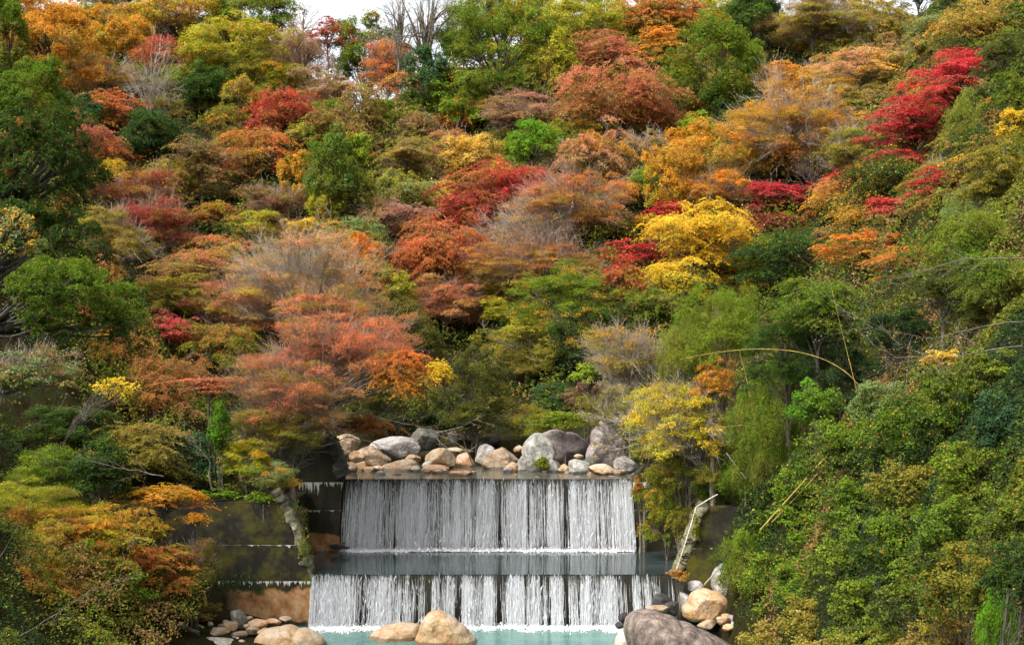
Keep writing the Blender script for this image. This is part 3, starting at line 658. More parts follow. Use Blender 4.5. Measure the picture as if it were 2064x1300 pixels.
for k, pts in enumerate([[(1470, 1222, 68), (1510, 1232, 67.8), (1560, 1238, 67.6)], [(1465, 1245, 67.5), (1500, 1228, 67.7), (1548, 1215, 68)], [(1480, 1238, 67.2), (1515, 1240, 67.3), (1545, 1252, 67.1)], [(1470, 1232, 67.9), (1490, 1222, 68), (1530, 1222, 67.9)], [(1420, 1178, 69.6), (1436, 1160, 69.4), (1458, 1138, 69.2)], [(1500, 1196, 68.4), (1530, 1184, 68), (1570, 1170, 67.6)]]):
    bar_thing('driftwood_stick', ['longest grey driftwood stick by the square brown block', 'slanting driftwood stick rising to the right in the pile', 'lowest driftwood stick of the pile on the right bank', 'short thin driftwood stick at the top of the pile', 'reddish stick propped against the lichened grey rock', 'thin stick pointing up right above the driftwood pile'][k], 'driftwood', pts, .05, M_BARK if k % 2 else M_TWIG, 'driftwood sticks', .5)
M_WHITE = plain('white_foam_board', (.75, .76, .78)); M_ORG = plain('orange_plastic', (.75, .16, .03), .4); M_BLUE = plain('blue_plastic', (.03, .06, .22), .4)
def litter(name, label, cat, px, py, Yd, sx, sy, sz, rot, mat):
    import bmesh
    bm = bmesh.new(); bmesh.ops.create_cube(bm, size=1)
    for v_ in bm.verts: v_.co = Vector((v_.co.x*sx, v_.co.y*sy, v_.co.z*sz))
    bmesh.ops.bevel(bm, geom=bm.edges[:], offset=min(sx, sy, sz)*.22, segments=2, affect='EDGES')
    me = bpy.data.meshes.new(name); bm.to_mesh(me); bm.free(); me.materials.append(mat); o = bpy.data.objects.new(name, me); COL.objects.link(o)
    o.location = [float(a) for a in P(px, py, Yd)]; o.rotation_euler = [R_(a) for a in rot]; return tag(o, label, cat)
litter('foam_board', 'white rectangular board lying tilted on the left bank', 'board', 273, 1215, 66, .62, .42, .1, (38, 22, 0), M_WHITE)
o = litter('foam_scrap', 'small white scrap among driftwood on the right bank', 'litter', 1521, 1226, 67.4, .28, .2, .08, (30, -10, 20), M_WHITE)
# orange buoy-like cap with a dark blue rim beside the board
g = Geo(); c0 = P(285, 1207, 66.3); th = np.linspace(0, np.pi*.62, 9); prof = np.stack([np.sin(th)*.2, np.cos(th)*.16], -1)
an = np.linspace(0, 2*np.pi, 17)[:-1]; V = np.array([[c0[0]+a_*math.cos(b_), c0[1]+a_*math.sin(b_), c0[2]+z_] for a_, z_ in prof for b_ in an])
Q = np.array([[i*16+j, i*16+(j+1) % 16, (i+1)*16+(j+1) % 16, (i+1)*16+j] for i in range(8) for j in range(16)])[:, ::-1]
root = empty('plastic_float', c0); tag(root, 'round orange plastic float with a dark blue rim behind the white board', 'litter')
mesh_np('float_cap', V-c0, Q, M_ORG, root, None, True); g.tube((np.array([[math.cos(b_)*.17, math.sin(b_)*.17, -.06] for b_ in np.linspace(0, 2*np.pi, 20)]))[None], np.full((1, 20), .05), 6); g.build('float_rim', M_BLUE, root, None, True)
# dry stone wall at the bottom left: one wall, its stones are its pattern
g = Geo(); rg = np.random.default_rng(77); n_ = 0
for row_ in range(7):
    for k in range(22):
        px = 70+k*9.6+(row_ % 2)*4.8+rg.uniform(-1.5, 1.5); py = 1243+row_*10.5+rg.uniform(-1.5, 1.5)
        V, Fc = rock_mesh((.17*rg.uniform(.8, 1.2), .2, .19*rg.uniform(.85, 1.25)), 500+n_, None, 2, 10, .12); n_ += 1
        g.add(V+P(px, py, 62.5-row_*.12), Fc)
o = g.build('dry_stone_wall', ROCK['dim'], None, P(170, 1290, 62), False); o.location = P(170, 1290, 62)
tag(o, 'mossy dry stone wall of small blocks in the bottom left corner', 'stone wall')

# ------------------------------------------------------------------ vegetation
PAL = dict(crimson=(.56, .03, .05), dred=(.34, .055, .04), red=(.46, .07, .035), rose=(.5, .13, .11), salmon=(.52, .19, .1), coral=(.58, .18, .06),
 orange=(.64, .22, .022), rust=(.38, .15, .035), amber=(.62, .32, .028), yellow=(.68, .47, .03), gold=(.56, .4, .08), yelgr=(.4, .38, .025), lime=(.22, .34, .025),
 green=(.135, .215, .012), bright=(.12, .28, .014), dgreen=(.05, .1, .01), teal=(.05, .115, .045), olive=(.22, .2, .02), khaki=(.34, .26, .05), brown=(.3, .17, .06),
 pink=(.42, .24, .17), tan=(.4, .29, .15), mauve=(.24, .12, .08), shade=(.025, .05, .014), sage=(.19, .27, .09), peach=(.56, .32, .16), dolive=(.1, .105, .016))  # shade: near-black green, shadow put into the leaf colour
TREES = []
GROUPS = {'maple': 'maple trees of the wooded slopes', 'round': 'broadleaf trees of the wooded slopes', 'twig': 'half-bare trees of the wooded slopes', 'bare': 'leafless trees',
          'cyp': 'cypress trees', 'dog': 'tiered dogwood trees', 'bush': 'shrubs of the banks', 'bamboo': 'bamboo clumps', 'fine': 'small-leaved trees of the gully'}
NAMES = {'maple': 'maple_tree', 'round': 'broadleaf_tree', 'twig': 'half_bare_tree', 'bare': 'bare_tree', 'cyp': 'cypress_tree', 'dog': 'dogwood_tree', 'bush': 'shrub', 'bamboo': 'bamboo_clump', 'fine': 'small_leaved_tree'}
CATS = {'maple': 'maple tree', 'round': 'tree', 'twig': 'tree', 'bare': 'bare tree', 'cyp': 'cypress', 'dog': 'dogwood', 'bush': 'shrub', 'bamboo': 'bamboo', 'fine': 'tree'}
# clump count, clump radius, flattening, shell, leaf pixels, coverage, upward bias, droop, leaf aspect, twigs, ground clearance (m)
KIND = dict(
 maple=dict(nc=56, rc=.27, fz=.3, shell=.25, lp=1.7, cov=4.6, up=1.3, droop=.35, asp=.6, tw=260, clear=.6),
 round=dict(nc=62, rc=.24, fz=.8, shell=.55, lp=1.75, cov=6., up=.9, droop=.1, asp=.62, tw=60, clear=.6),
 fine=dict(nc=52, rc=.27, fz=.5, shell=.35, lp=1.5, cov=4.6, up=.8, droop=.25, asp=.5, tw=260, clear=.2),
 twig=dict(nc=44, rc=.27, fz=.55, shell=.25, lp=1.4, cov=2.1, up=.6, droop=.1, asp=.5, tw=1500, clear=.4),
 bare=dict(nc=26, rc=.26, fz=.8, shell=.4, lp=1.3, cov=.05, up=.4, droop=0, asp=.5, tw=700, clear=2.),
 cyp=dict(nc=110, rc=.17, fz=.75, shell=.45, lp=2.6, cov=6., up=.5, droop=.5, asp=.4, tw=30, clear=2.),
 dog=dict(nc=24, rc=.34, fz=.17, shell=.15, lp=2.1, cov=4., up=.6, droop=.25, asp=.42, tw=260, clear=.8),
 bush=dict(nc=70, rc=.22, fz=.7, shell=.15, lp=2.1, cov=4.6, up=.8, droop=.15, asp=.7, tw=160, clear=-.3),
 bamboo=dict(nc=46, rc=.24, fz=1.25, shell=.4, lp=2.3, cov=4., up=.3, droop=.6, asp=.2, tw=130, clear=0.),
)
def find_depth(px, py, ry, clear, y0, y1=235):
    Y = np.arange(y0, y1, .5); x = (px-CX)/F*Y; z = CZ-(py-HZ)/F*Y
    ok = z <= ground(x, Y)+ry*Y/F+clear
    return float(Y[np.argmax(ok)]) if ok.any() else None
def tree(px, py, rx, ry, kind, A, B, C, label, Y=None, y0=None, frac=.1, cov=1., lp=1., lean=0., trunk=None, bark_m=None, tw=1., top=None, name=None, cat=None, vis_trunk=1., sk=1, back=0., hub=None):
    K = KIND[kind]; seed = int(px*31+py*7+rx) & 0xffff; rg = np.random.default_rng(seed)
    if sk and kind not in ('bare', 'cyp'):
        if Y is None: py, ry, rx = py+.3*ry, ry*1.38, rx*(1.34 if kind in ('maple', 'twig') else 1.2)
        elif kind == 'bush': py, ry, rx = py+.35*ry, ry*1.4, rx*1.15
        else: py, ry, rx = py+.5*ry, ry*1.5, rx*1.12
    if Y is None:
        Y = find_depth(px, py, ry, K['clear'], y0 or (58 if px < 1450 else 30))
        if Y is None or Y > 190: Y = 183+rg.uniform(-3, 3)
    Y += back
    s = Y/F; c = P(px, py, Y); Rm = np.array([rx*s, min(rx, ry*1.6)*s*.85, ry*s])
    bx = (c[0] if trunk is None else (trunk-CX)*s)+lean; by = Y+Rm[1]*.15
    bz = float(ground(bx, by))-.25
    if kind == 'bush': bz = min(bz, c[2]-Rm[2]*.6)
    base = np.array([bx, by, bz])
    nm = name or NAMES[kind]
    root = empty(nm, base); tag(root, label, cat or CATS[kind], GROUPS[kind])
    nc = max(7, int(K['nc']*np.clip((rx*ry/4200.)**.6, .3, 2.6)))
    rc0 = K['rc']*(K['nc']/nc)**.36
    # clump centres, biased to the lit outer and upper part of the crown
    u = unit(rg.normal(size=(nc*3, 3))); u = u[(u[:, 1] < .75) & (u[:, 2] > -.75)][:nc]; nc = len(u)
    rad = (K['shell']+(1-K['shell'])*rg.random(nc)**.6)*(1-rc0*.75)
    if kind in ('maple', 'dog'): u[:, 2] = np.clip(u[:, 2]*1.2+.1, -1, 1); u = u/np.maximum(1, np.linalg.norm(u, axis=1))[:, None]
    lump = .52+.9*vnoise(u*1.5+seed*.37)
    cc = u*rad[:, None]*lump[:, None]*1.08
    if kind == 'twig': cc[:, 2] = cc[:, 2]*.85+.12
    rcs = rc0*rg.uniform(.5, 1.45, nc)
    tone = rg.random(nc)
    # ---- leaves
    s_leaf = max(K['lp']*lp*2.0156*s, .045 if kind != 'bush' else .06)
    nl = int(np.clip(K['cov']*cov*math.pi*rx*ry*s*s/(s_leaf**2*K['asp']*.62), 300 if kind != 'bare' else 40, 52000))
    w = rcs**2; idx = rg.choice(nc, nl, p=w/w.sum()); rl = rcs[idx]
    v = unit(rg.normal(size=(nl, 3))); v[:, 2] = np.where(v[:, 2] < -.35, -v[:, 2], v[:, 2])
    NS = 12; sub = idx*NS+rg.integers(0, NS, nl); M_ = nc*NS
    if kind in ('maple', 'dog'):
        th = rg.uniform(0, 2*np.pi, M_); rho = rg.random(M_)**.55*rg.uniform(.75, 1.15, M_); zz = rg.normal(size=M_)*.2*(1-.4*rho)
        rd = np.stack([np.cos(th), np.sin(th)], -1)[sub]; tn = np.stack([-np.sin(th), np.cos(th)], -1)[sub]
        a1 = np.abs(rg.normal(size=nl))*.3-.1; a2 = rg.normal(size=nl)*.1
        xy = rd*(rho[sub]+a1)[:, None]+tn*a2[:, None]; r2 = np.hypot(xy[:, 0], xy[:, 1])
        p = np.stack([xy[:, 0], xy[:, 1], -K['droop']*r2**2*1.2+zz[sub]+rg.normal(size=nl)*.045], -1)
        cen = cc[idx]; p[:, 2] -= K['droop']*.8*(cen[:, 0]*p[:, 0]+cen[:, 1]*p[:, 1])
        nrm = unit(rg.normal(size=(nl, 3))*.6+np.stack([cen[:, 0]*.5, cen[:, 1]*.5-.3, np.ones(nl)*K['up']], -1))
        vz = 1.65*K['fz']*Rm[0]/max(Rm[2], Rm[0]*.4) if kind == 'maple' else 1.1
        vz *= rg.uniform(.75, 1.9) if A not in ('crimson', 'orange') else .8
        pos = cc[idx]+np.stack([p[:, 0]*rl, p[:, 1]*rl, p[:, 2]*rl*vz], -1)
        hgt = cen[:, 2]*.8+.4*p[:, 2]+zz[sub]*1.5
        tang = None
    else:
        vs = unit(rg.normal(size=(M_, 3))); vs[:, 2] = np.where(vs[:, 2] < -.45, -vs[:, 2], vs[:, 2]); rs = rg.uniform(.6, 1.15, M_)
        v = unit(vs[sub]+rg.normal(size=(nl, 3))*(.24 if kind != 'bush' else .35)); rr = (rs[sub]*rg.uniform(.72, 1.18, nl))[:, None]
        q = v*rr*[1, 1, K['fz']]
        q[:, 2] -= K['droop']*(q[:, 0]**2+q[:, 1]**2)
        pos = cc[idx]+q*rl[:, None]
        nrm = unit(v*.9+rg.normal(size=(nl, 3))*.6+[0, -.15, K['up']*.6])
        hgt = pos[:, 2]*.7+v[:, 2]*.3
        tang = None
        if kind == 'cyp': tang = unit(v*[1, 1, .3]+[0, 0, -.35]+rg.normal(size=(nl, 3))*.35)
        if kind == 'bamboo': tang = unit(v*[.7, .7, .2]+[0, 0, -.9]+rg.normal(size=(nl, 3))*.3); nrm = unit(rg.normal(size=(nl, 3))+[0, -.6, .5])
    stray = rg.random(nl) < .06; pos[stray] += rg.normal(size=(int(stray.sum()), 3))*.09
    W = c+pos*Rm
    size = s_leaf*rg.uniform(.6, 1.35, nl)
    if kind == 'bare': W = W
    V, Q = leafquads(W, nrm, size, K['asp'], tang, rg)
    a_, b_, c_ = (np.array(PAL[k]) for k in (A, B, C))
    tsub = rg.random(M_)[sub]
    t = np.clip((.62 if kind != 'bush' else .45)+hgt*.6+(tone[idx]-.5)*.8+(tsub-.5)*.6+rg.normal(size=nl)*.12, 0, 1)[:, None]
    colr = a_*t+b_*(1-t)  # lower leaves lean to the second colour; the shade colour paints in shadow
    patch = (tone[(idx*7+3) % nc] < frac*1.2)*.4+frac*.55 if kind != 'bush' else frac*.8
    m_ = rg.random(nl) < patch; colr[m_] = c_
    if kind != 'bush' and A not in ('crimson', 'yellow', 'bright', 'shade', 'dolive', 'dgreen', 'teal', 'green', 'orange', 'red', 'dred'):
        alt = np.array(PAL[['khaki', 'olive', 'amber', 'rust', 'yelgr', 'brown'][seed % 6]]); k_ = (tone[(idx*5+1) % nc] < .22) & (rg.random(nl) < .7); colr[k_] = alt
    mixw = (0 if A in ('shade', 'dolive', 'dgreen', 'teal') else 1)*np.clip((vnoise(W*.45+9.)-.5)*2.2, 0, .38)[:, None]*(.3 if kind in ('bush', 'cyp') or A in ('crimson', 'yellow') else 1)
    colr = colr*(1-mixw)+np.array(PAL['khaki' if seed % 3 else 'olive'])*mixw
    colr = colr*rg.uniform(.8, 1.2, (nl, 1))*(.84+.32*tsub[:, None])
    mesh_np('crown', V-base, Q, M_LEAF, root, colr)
    # ---- trunk, limbs and twigs
    if s*rx < .5 and kind == 'bush': return root
    top_ = c+np.array([0, 0, -.15*Rm[2]]) if hub is None else P(hub[0], hub[1], Y)
    g = Geo(); tr = np.clip(.018*(c[2]-bz)+.018*Rm[0], .035, .45)*(1 if kind not in ('bush', 'bamboo') else .35)*vis_trunk
    Kp = 9; tt = np.linspace(0, 1, Kp)[:, None]
    wob = np.cumsum(rg.normal(size=(Kp, 3))*[.12, .12, .0], 0)*np.linalg.norm(top_-base)*.07; wob[0] = 0
    path = base*(1-tt)+top_*tt+wob*np.sin(tt*np.pi*.5)
    g.tube(path[None], (tr*(1-.72*tt[:, 0]))[None], 6)
    nlimb = (nc if nc < 40 else 40) if kind != 'bush' else min(nc, 16)
    sel = rg.choice(nc, nlimb, replace=False)
    hh = max(.1, np.linalg.norm(top_-base)); st = rg.uniform(np.clip(1-1.25*Rm[2]/hh, .3, .9) if hub is None and kind not in ('bush', 'bamboo') else (.05 if hub is None else .88), 1, nlimb); k = st*(Kp-1); i0 = np.minimum(k.astype(int), Kp-2)
    start = path[i0]+(path[i0+1]-path[i0])*(k-i0)[:, None]
    end = c+cc[sel]*Rm; mid = start*.5+end*.5+rg.normal(size=(nlimb, 3))*Rm*.06; mid[:, 2] += .12*Rm[2]*(1 if kind != 'cyp' else -.5)
    lt = np.linspace(0, 1, 6)[None, :, None]
    lp_ = start[:, None]*(1-lt)**2+2*mid[:, None]*lt*(1-lt)+end[:, None]*lt**2
    lp_[:, 1:-1] += rg.normal(size=(nlimb, 4, 3))*Rm*.018
    lr = tr*.42*(1-.8*lt[..., 0])*rg.uniform(.55, 1.1, (nlimb, 1)); g.tube(lp_, np.maximum(lr*(.5 if kind in ('bush', 'bamboo') else 1), .006), 4)
    bm_ = bark_m or (M_BARKD if kind in ('round', 'cyp', 'maple') else M_BARK)
    gt = g
    ntw = int(K['tw']*tw*np.clip(rx*ry/4200., .25, 2.6))
    if ntw > 10:
        g = Geo(); open_ = kind in ('twig', 'bare')
        def level(P0, D0, n_, lmul, spread, rmul, K_):
            li = rg.integers(0, len(P0), n_); fr = rg.uniform(.25, 1., n_); k = fr*(P0.shape[1]-1); j = np.minimum(k.astype(int), P0.shape[1]-2)
            stt = P0[li, j]+(P0[li, j+1]-P0[li, j])*(k-j)[:, None]
            dr = unit(P0[li, j+1]-P0[li, j])*.9+unit(stt-(c-np.array([0, 0, Rm[2]*.9])))*.35+rg.normal(size=(n_, 3))*spread
            if kind == 'bamboo': dr = dr+[0, -.2, -.6]
            if kind in ('maple', 'dog', 'fine'): dr[:, 2] *= .6
            ln = rg.uniform(.5, 1.2, n_)*lmul*(.5*Rm[0]+.5*Rm[2]); q3 = np.linspace(0, 1, K_)[None, :, None]
            tp = stt[:, None]+unit(dr)[:, None]*ln[:, None, None]*q3+np.cumsum(rg.normal(size=(n_, K_, 3)), 1)*ln[:, None, None]*.06*q3
            tr2 = max(.0045, .26*s)*rmul*rg.uniform(.6, 1.2, (n_, 1))*np.linspace(1, .4, K_)[None]
            g.tube(tp, tr2, 3); return tp
        n2 = max(8, ntw//6)
        L2 = level(lp_, None, n2, .42 if open_ else .3, .5, 1.7 if open_ else 1.2, 6)
        level(L2, None, ntw, .24, .5, 1. if open_ else .7, 4)
        tm_ = bark_m or (M_CULMG if kind == 'bamboo' else M_TWIG if kind in ('twig', 'bare', 'dog') else M_BARK)
        q1 = np.concatenate(gt.q[4]); q2 = np.concatenate(g.q[4]); v1 = np.concatenate(gt.v)
        o = mesh_np('trunk' if kind not in ('bush', 'bamboo') else 'stem', np.concatenate([v1, np.concatenate(g.v)])-base, np.concatenate([q1, q2+len(v1)]), bm_, root)
        o.data.materials.append(tm_); o.data.polygons.foreach_set('material_index', np.r_[np.zeros(len(q1), np.int32), np.ones(len(q2), np.int32)].astype(np.int32))
    else: gt.build('trunk' if kind not in ('bush', 'bamboo') else 'stem', bm_, root, base)
    return root
T = tree
ROWS = [
# --- skyline, left to right
(18, 70, 45, 85, 'round', 'green', 'dgreen', 'olive', 'dark green tree cut by the top left corner'),
(105, 78, 98, 82, 'round', 'amber', 'gold', 'orange', 'big round golden-orange tree at the top left', dict(frac=.25, vis_trunk=1.5)),
(242, 72, 60, 48, 'round', 'amber', 'yelgr', 'orange', 'amber tree right of the big round golden one', dict(frac=.3)),
(345, 25, 95, 42, 'round', 'yelgr', 'olive', 'amber', 'yellow-green tree on the skyline beside the amber tree', dict(frac=.35)),
(515, 22, 86, 45, 'round', 'green', 'dgreen', 'olive', 'loose mid-green tree on the skyline at the left edge of the open sky'),
(480, 92, 98, 52, 'round', 'yelgr', 'green', 'orange', 'broad yellow-green tree with orange patches below the skyline', dict(frac=.12)),
(545, 155, 58, 34, 'round', 'yelgr', 'olive', 'lime', 'small yellow-green dome above the red maple at the upper left'),
(482, 195, 36, 46, 'round', 'yelgr', 'green', 'orange', 'narrow yellow-green tree speckled with orange left of the red maple', dict(frac=.12)),
(415, 170, 56, 42, 'round', 'dgreen', 'shade', 'green', 'dark evergreen dome behind the forked bare tree'),
(335, 105, 62, 36, 'maple', 'red', 'rust', 'salmon', 'thin red maple showing behind bare twigs at the upper left', dict(cov=.8)),
(310, 165, 72, 75, 'bare', 'tan', 'tan', 'orange', 'forked leafless grey tree among dark evergreens at the upper left', dict(trunk=297, bark_m='T')),
(205, 150, 55, 40, 'twig', 'rust', 'olive', 'orange', 'grey-twigged brownish tree below the amber tree'),
(60, 185, 70, 72, 'round', 'green', 'dgreen', 'bright', 'dense mid-green tree at the left edge under the golden tree'),
(212, 212, 62, 42, 'maple', 'coral', 'rust', 'amber', 'tiered orange maple above the dark shrub at the left'),
(158, 222, 46, 36, 'round', 'teal', 'dgreen', 'green', 'dark blue-green tree at the left behind the salmon maple'),
(315, 268, 62, 40, 'round', 'dgreen', 'shade', 'teal', 'low dark evergreen at the foot of the forked bare tree'),
(165, 280, 66, 33, 'maple', 'salmon', 'rose', 'red', 'salmon-pink maple at the left beside the cypress top'),
(238, 310, 48, 24, 'maple', 'orange', 'coral', 'amber', 'small bright orange maple under the salmon-pink one'),
(455, 234, 52, 30, 'maple', 'olive', 'dolive', 'orange', 'olive tree with a few orange leaves left of the red maple'),
(578, 210, 70, 44, 'maple', 'red', 'dred', 'coral', 'tiered brick-red maple below the yellow-green dome'),
(600, 110, 50, 60, 'twig', 'pink', 'brown', 'salmon', 'pinkish-brown half-bare tree under the left end of the open sky', dict(bark_m='R')),
(517, 290, 76, 40, 'maple', 'coral', 'red', 'amber', 'bright orange-red maple left of the small pale green dome', dict(frac=.2)),
(405, 318, 56, 60, 'maple', 'brown', 'dolive', 'olive', 'dull olive-brown maple with a pale trunk left of the orange-red one', dict(bark_m='T', cov=.8)),
(613, 270, 34, 20, 'round', 'yelgr', 'sage', 'lime', 'small pale green dome right of the orange-red maple'),
(660, 345, 46, 76, 'round', 'green', 'dgreen', 'sage', 'tall mid-green tree under the small pale green dome'),
(600, 358, 33, 46, 'round', 'amber', 'yelgr', 'orange', 'small amber-yellow tree under the orange-red maple'),
(650, 418, 30, 40, 'round', 'yelgr', 'green', 'orange', 'green tree mottled yellow and orange above the pink dogwood'),
(660, 190, 66, 42, 'twig', 'pink', 'khaki', 'peach', 'tan-pink feathery tree right of the brick-red maple', dict(cov=2.2, bark_m='R')),
(672, 252, 48, 46, 'maple', 'brown', 'olive', 'rust', 'olive-brown maple below the tan-pink feathery tree'),
(425, 425, 54, 27, 'maple', 'rust', 'dolive', 'orange', 'low rust-brown maple at the foot of the olive-brown one'),
(545, 408, 56, 40, 'twig', 'mauve', 'brown', 'rust', 'mauve-brown twiggy tree in the dark hollow', dict(cov=1.6)),
(355, 345, 50, 46, 'maple', 'yelgr', 'olive', 'coral', 'maple turning from green to orange-red left of the olive-brown one', dict(frac=.35)),
(215, 355, 36, 28, 'round', 'yellow', 'amber', 'yelgr', 'little yellow tree beside the cypress under the bright orange maple'),
(270, 395, 86, 52, 'twig', 'dred', 'brown', 'amber', 'dark reddish thin-leaved tree beside the cypress', dict(cov=2., bark_m='R')),
# --- top middle
(735, 95, 64, 56, 'round', 'green', 'dgreen', 'orange', 'rounded green tree right below the open sky', dict(frac=.05)),
(665, 62, 42, 28, 'maple', 'dred', 'red', 'rust', 'dark red treetop on the skyline left of the rounded green tree', dict(vis_trunk=.5)),
(795, 130, 54, 50, 'twig', 'coral', 'rust', 'red', 'orange-red thin tree with a pale straight trunk below the sky gap', dict(cov=2., trunk=770, bark_m='T')),
(725, 215, 48, 46, 'maple', 'brown', 'olive', 'pink', 'brown maple below the rounded green tree'),
(862, 158, 42, 52, 'round', 'teal', 'dgreen', 'green', 'dark blue-green tree at the foot of the tall skyline tree'),
(935, 60, 48, 50, 'round', 'dgreen', 'teal', 'green', 'dark green tree behind the left shoulder of the great green oak'),
(1010, 90, 118, 92, 'round', 'green', 'dgreen', 'orange', 'great green oak filling the top middle', dict(frac=.05, vis_trunk=1.3)),
(938, 190, 70, 50, 'round', 'green', 'lime', 'orange', 'lower green oak in front of the left foot of the great oak', dict(frac=.05)),
(1075, 165, 60, 45, 'round', 'green', 'dgreen', 'orange', 'smaller green oak with an orange tuft in front of the great oak', dict(frac=.06)),
(1172, 32, 78, 48, 'round', 'yelgr', 'olive', 'lime', 'pale yellow-green tree at the top edge right of the great oak'),
(1128, 125, 42, 60, 'round', 'yelgr', 'olive', 'green', 'narrow olive-yellow tree between great oak and salmon-red maple'),
(1220, 105, 76, 44, 'maple', 'salmon', 'dred', 'coral', 'dusky salmon-red maple high up right of the great oak'),
(1258, 188, 115, 60, 'maple', 'salmon', 'rust', 'coral', 'wide salmon-orange maple in layered sprays at the upper middle', dict(cov=1.1)),
(1065, 222, 82, 34, 'twig', 'pink', 'brown', 'salmon', 'pinkish-brown half-bare maple below the smaller oak', dict(cov=2., bark_m='R')),
(1320, 22, 80, 38, 'maple', 'coral', 'orange', 'green', 'orange tree on the top edge above the dusky maple', dict(frac=.2)),
(1332, 92, 56, 50, 'maple', 'orange', 'dgreen', 'amber', 'tree orange on top and green below right of the dusky maple', dict(frac=.15)),
(1072, 288, 62, 40, 'round', 'bright', 'lime', 'green', 'vivid pure green domed tree in the middle of the slope'),
(955, 322, 60, 52, 'round', 'gold', 'yellow', 'amber', 'soft yellow tree left of the vivid green dome', dict(frac=.2)),
(888, 400, 44, 40, 'round', 'gold', 'yellow', 'khaki', 'lower soft yellow tree at the edge of the crimson-brown maple'),
(1035, 372, 112, 50, 'maple', 'red', 'dred', 'crimson', 'wide wine-red maple below the vivid green dome', dict(cov=1.4, back=-4.)),
(945, 428, 66, 48, 'maple', 'dred', 'red', 'coral', 'wine-red maple at the left foot of the wide one', dict(cov=1.2, back=-4.)),
(1155, 400, 98, 62, 'twig', 'coral', 'khaki', 'orange', 'brown-orange haze of thin leaves right of the wide wine-red maple', dict(cov=2.4, bark_m='R')),
(1078, 450, 88, 62, 'twig', 'tan', 'brown', 'salmon', 'grey-tan brush of bare upright twigs in front of the wine-red maple', dict(cov=.5, tw=1.6)),
(820, 305, 72, 42, 'dog', 'khaki', 'olive', 'pink', 'tiered khaki dogwood in the middle left of the slope', dict(frac=.2)),
(815, 375, 68, 32, 'dog', 'sage', 'olive', 'pink', 'lower tiered green dogwood above the pink one', dict(frac=.2)),
(785, 425, 76, 34, 'dog', 'pink', 'mauve', 'rose', 'dusty pink tiered dogwood'),
(845, 238, 38, 30, 'dog', 'sage', 'olive', 'rose', 'small dogwood with pinkish tips below the blue-green tree', dict(frac=.35)),
(918, 242, 48, 20, 'maple', 'coral', 'dolive', 'orange', 'low orange maple under the lower green oak'),
(908, 300, 44, 46, 'twig', 'salmon', 'brown', 'rust', 'brownish-pink twiggy tree left of the soft yellow tree', dict(cov=2., bark_m='R')),
(722, 300, 34, 32, 'round', 'lime', 'green', 'amber', 'light green tree with yellow leaves left of the khaki dogwood', dict(frac=.18)),
(712, 375, 42, 46, 'round', 'green', 'teal', 'yelgr', 'bluish-green tree left of the green dogwood'),
(1205, 285, 78, 44, 'dog', 'salmon', 'brown', 'peach', 'salmon-tan leafy tree right of the vivid green dome', dict(frac=.3)),
(1312, 290, 42, 36, 'twig', 'tan', 'brown', 'peach', 'grey-tan withered tree right of the salmon-tan one'),
(1352, 352, 46, 62, 'round', 'amber', 'olive', 'orange', 'amber-olive tree at the left edge of the yellow-orange slope', dict(cov=.8)),
(1302, 368, 42, 32, 'fine', 'green', 'shade', 'lime', 'dark green gap tree below the withered tree'),
(1270, 385, 28, 18, 'round', 'amber', 'yelgr', 'orange', 'small yellow-orange shrubby tree above the tan cluster'),
(1245, 430, 34, 22, 'dog', 'peach', 'khaki', 'coral', 'small tan-yellow tiered tree left of the big yellow maple'),
(800, 40, 62, 75, 'bare', 'tan', 'tan', 'dred', 'bare tree standing against the sky left of the tall forked one', dict(Y=168, bark_m='G', tw=.5)),
(858, 40, 75, 90, 'bare', 'tan', 'tan', 'dred', 'tall forked bare tree in the middle of the open sky', dict(Y=160, bark_m='G', trunk=862, vis_trunk=1.6, tw=.7)),
(915, 25, 45, 60, 'bare', 'tan', 'tan', 'dred', 'bare tree against the sky at the right end of the gap', dict(Y=168, bark_m='G', tw=.5)),
(615, 40, 45, 45, 'bare', 'pink', 'tan', 'rose', 'thin rosy bare tree at the left end of the open sky', dict(Y=168, bark_m='R', tw=.5)),
# --- top right
(1455, 118, 92, 86, 'round', 'green', 'dgreen', 'orange', 'large dark green oak with orange flecks at the upper right', dict(frac=.07)),
(1395, 32, 42, 34, 'maple', 'coral', 'rust', 'orange', 'orange-red tree on the top edge left of the large dark green oak'),
(1520, 20, 60, 45, 'round', 'dgreen', 'shade', 'green', 'very dark green tree at the top edge behind the oak'),
(1640, 38, 90, 50, 'twig', 'brown', 'olive', 'rust', 'brown twiggy tree along the top edge right of the oak', dict(cov=2.2)),
(1770, 42, 60, 50, 'fine', 'khaki', 'olive', 'amber', 'khaki thin-leaved tree on the top edge at the right'),
(1578, 165, 66, 55, 'maple', 'amber', 'khaki', 'orange', 'amber-orange arched treetop right of the large dark green oak', dict(frac=.3)),
(1590, 245, 112, 78, 'twig', 'amber', 'khaki', 'orange', 'wide tan-twigged tree with scattered amber leaves', dict(cov=2.1)),
(1470, 215, 55, 42, 'round', 'dgreen', 'shade', 'green', 'shaded green tree at the foot of the large dark oak'),
(1748, 118, 110, 52, 'dog', 'peach', 'yelgr', 'salmon', 'dogwood with peach and light green leaves at the upper right', dict(frac=.2)),
(1712, 188, 92, 30, 'dog', 'yelgr', 'olive', 'peach', 'lower layered dogwood branches left of the crimson maple', dict(frac=.35)),
(1772, 248, 40, 34, 'dog', 'sage', 'olive', 'salmon', 'small sage-green dogwood beside the crimson maple', dict(frac=.25)),
(1935, 165, 125, 78, 'maple', 'crimson', 'red', 'rose', 'brilliant crimson maple at the upper right', dict(cov=1.1, y0=50, sk=0)),
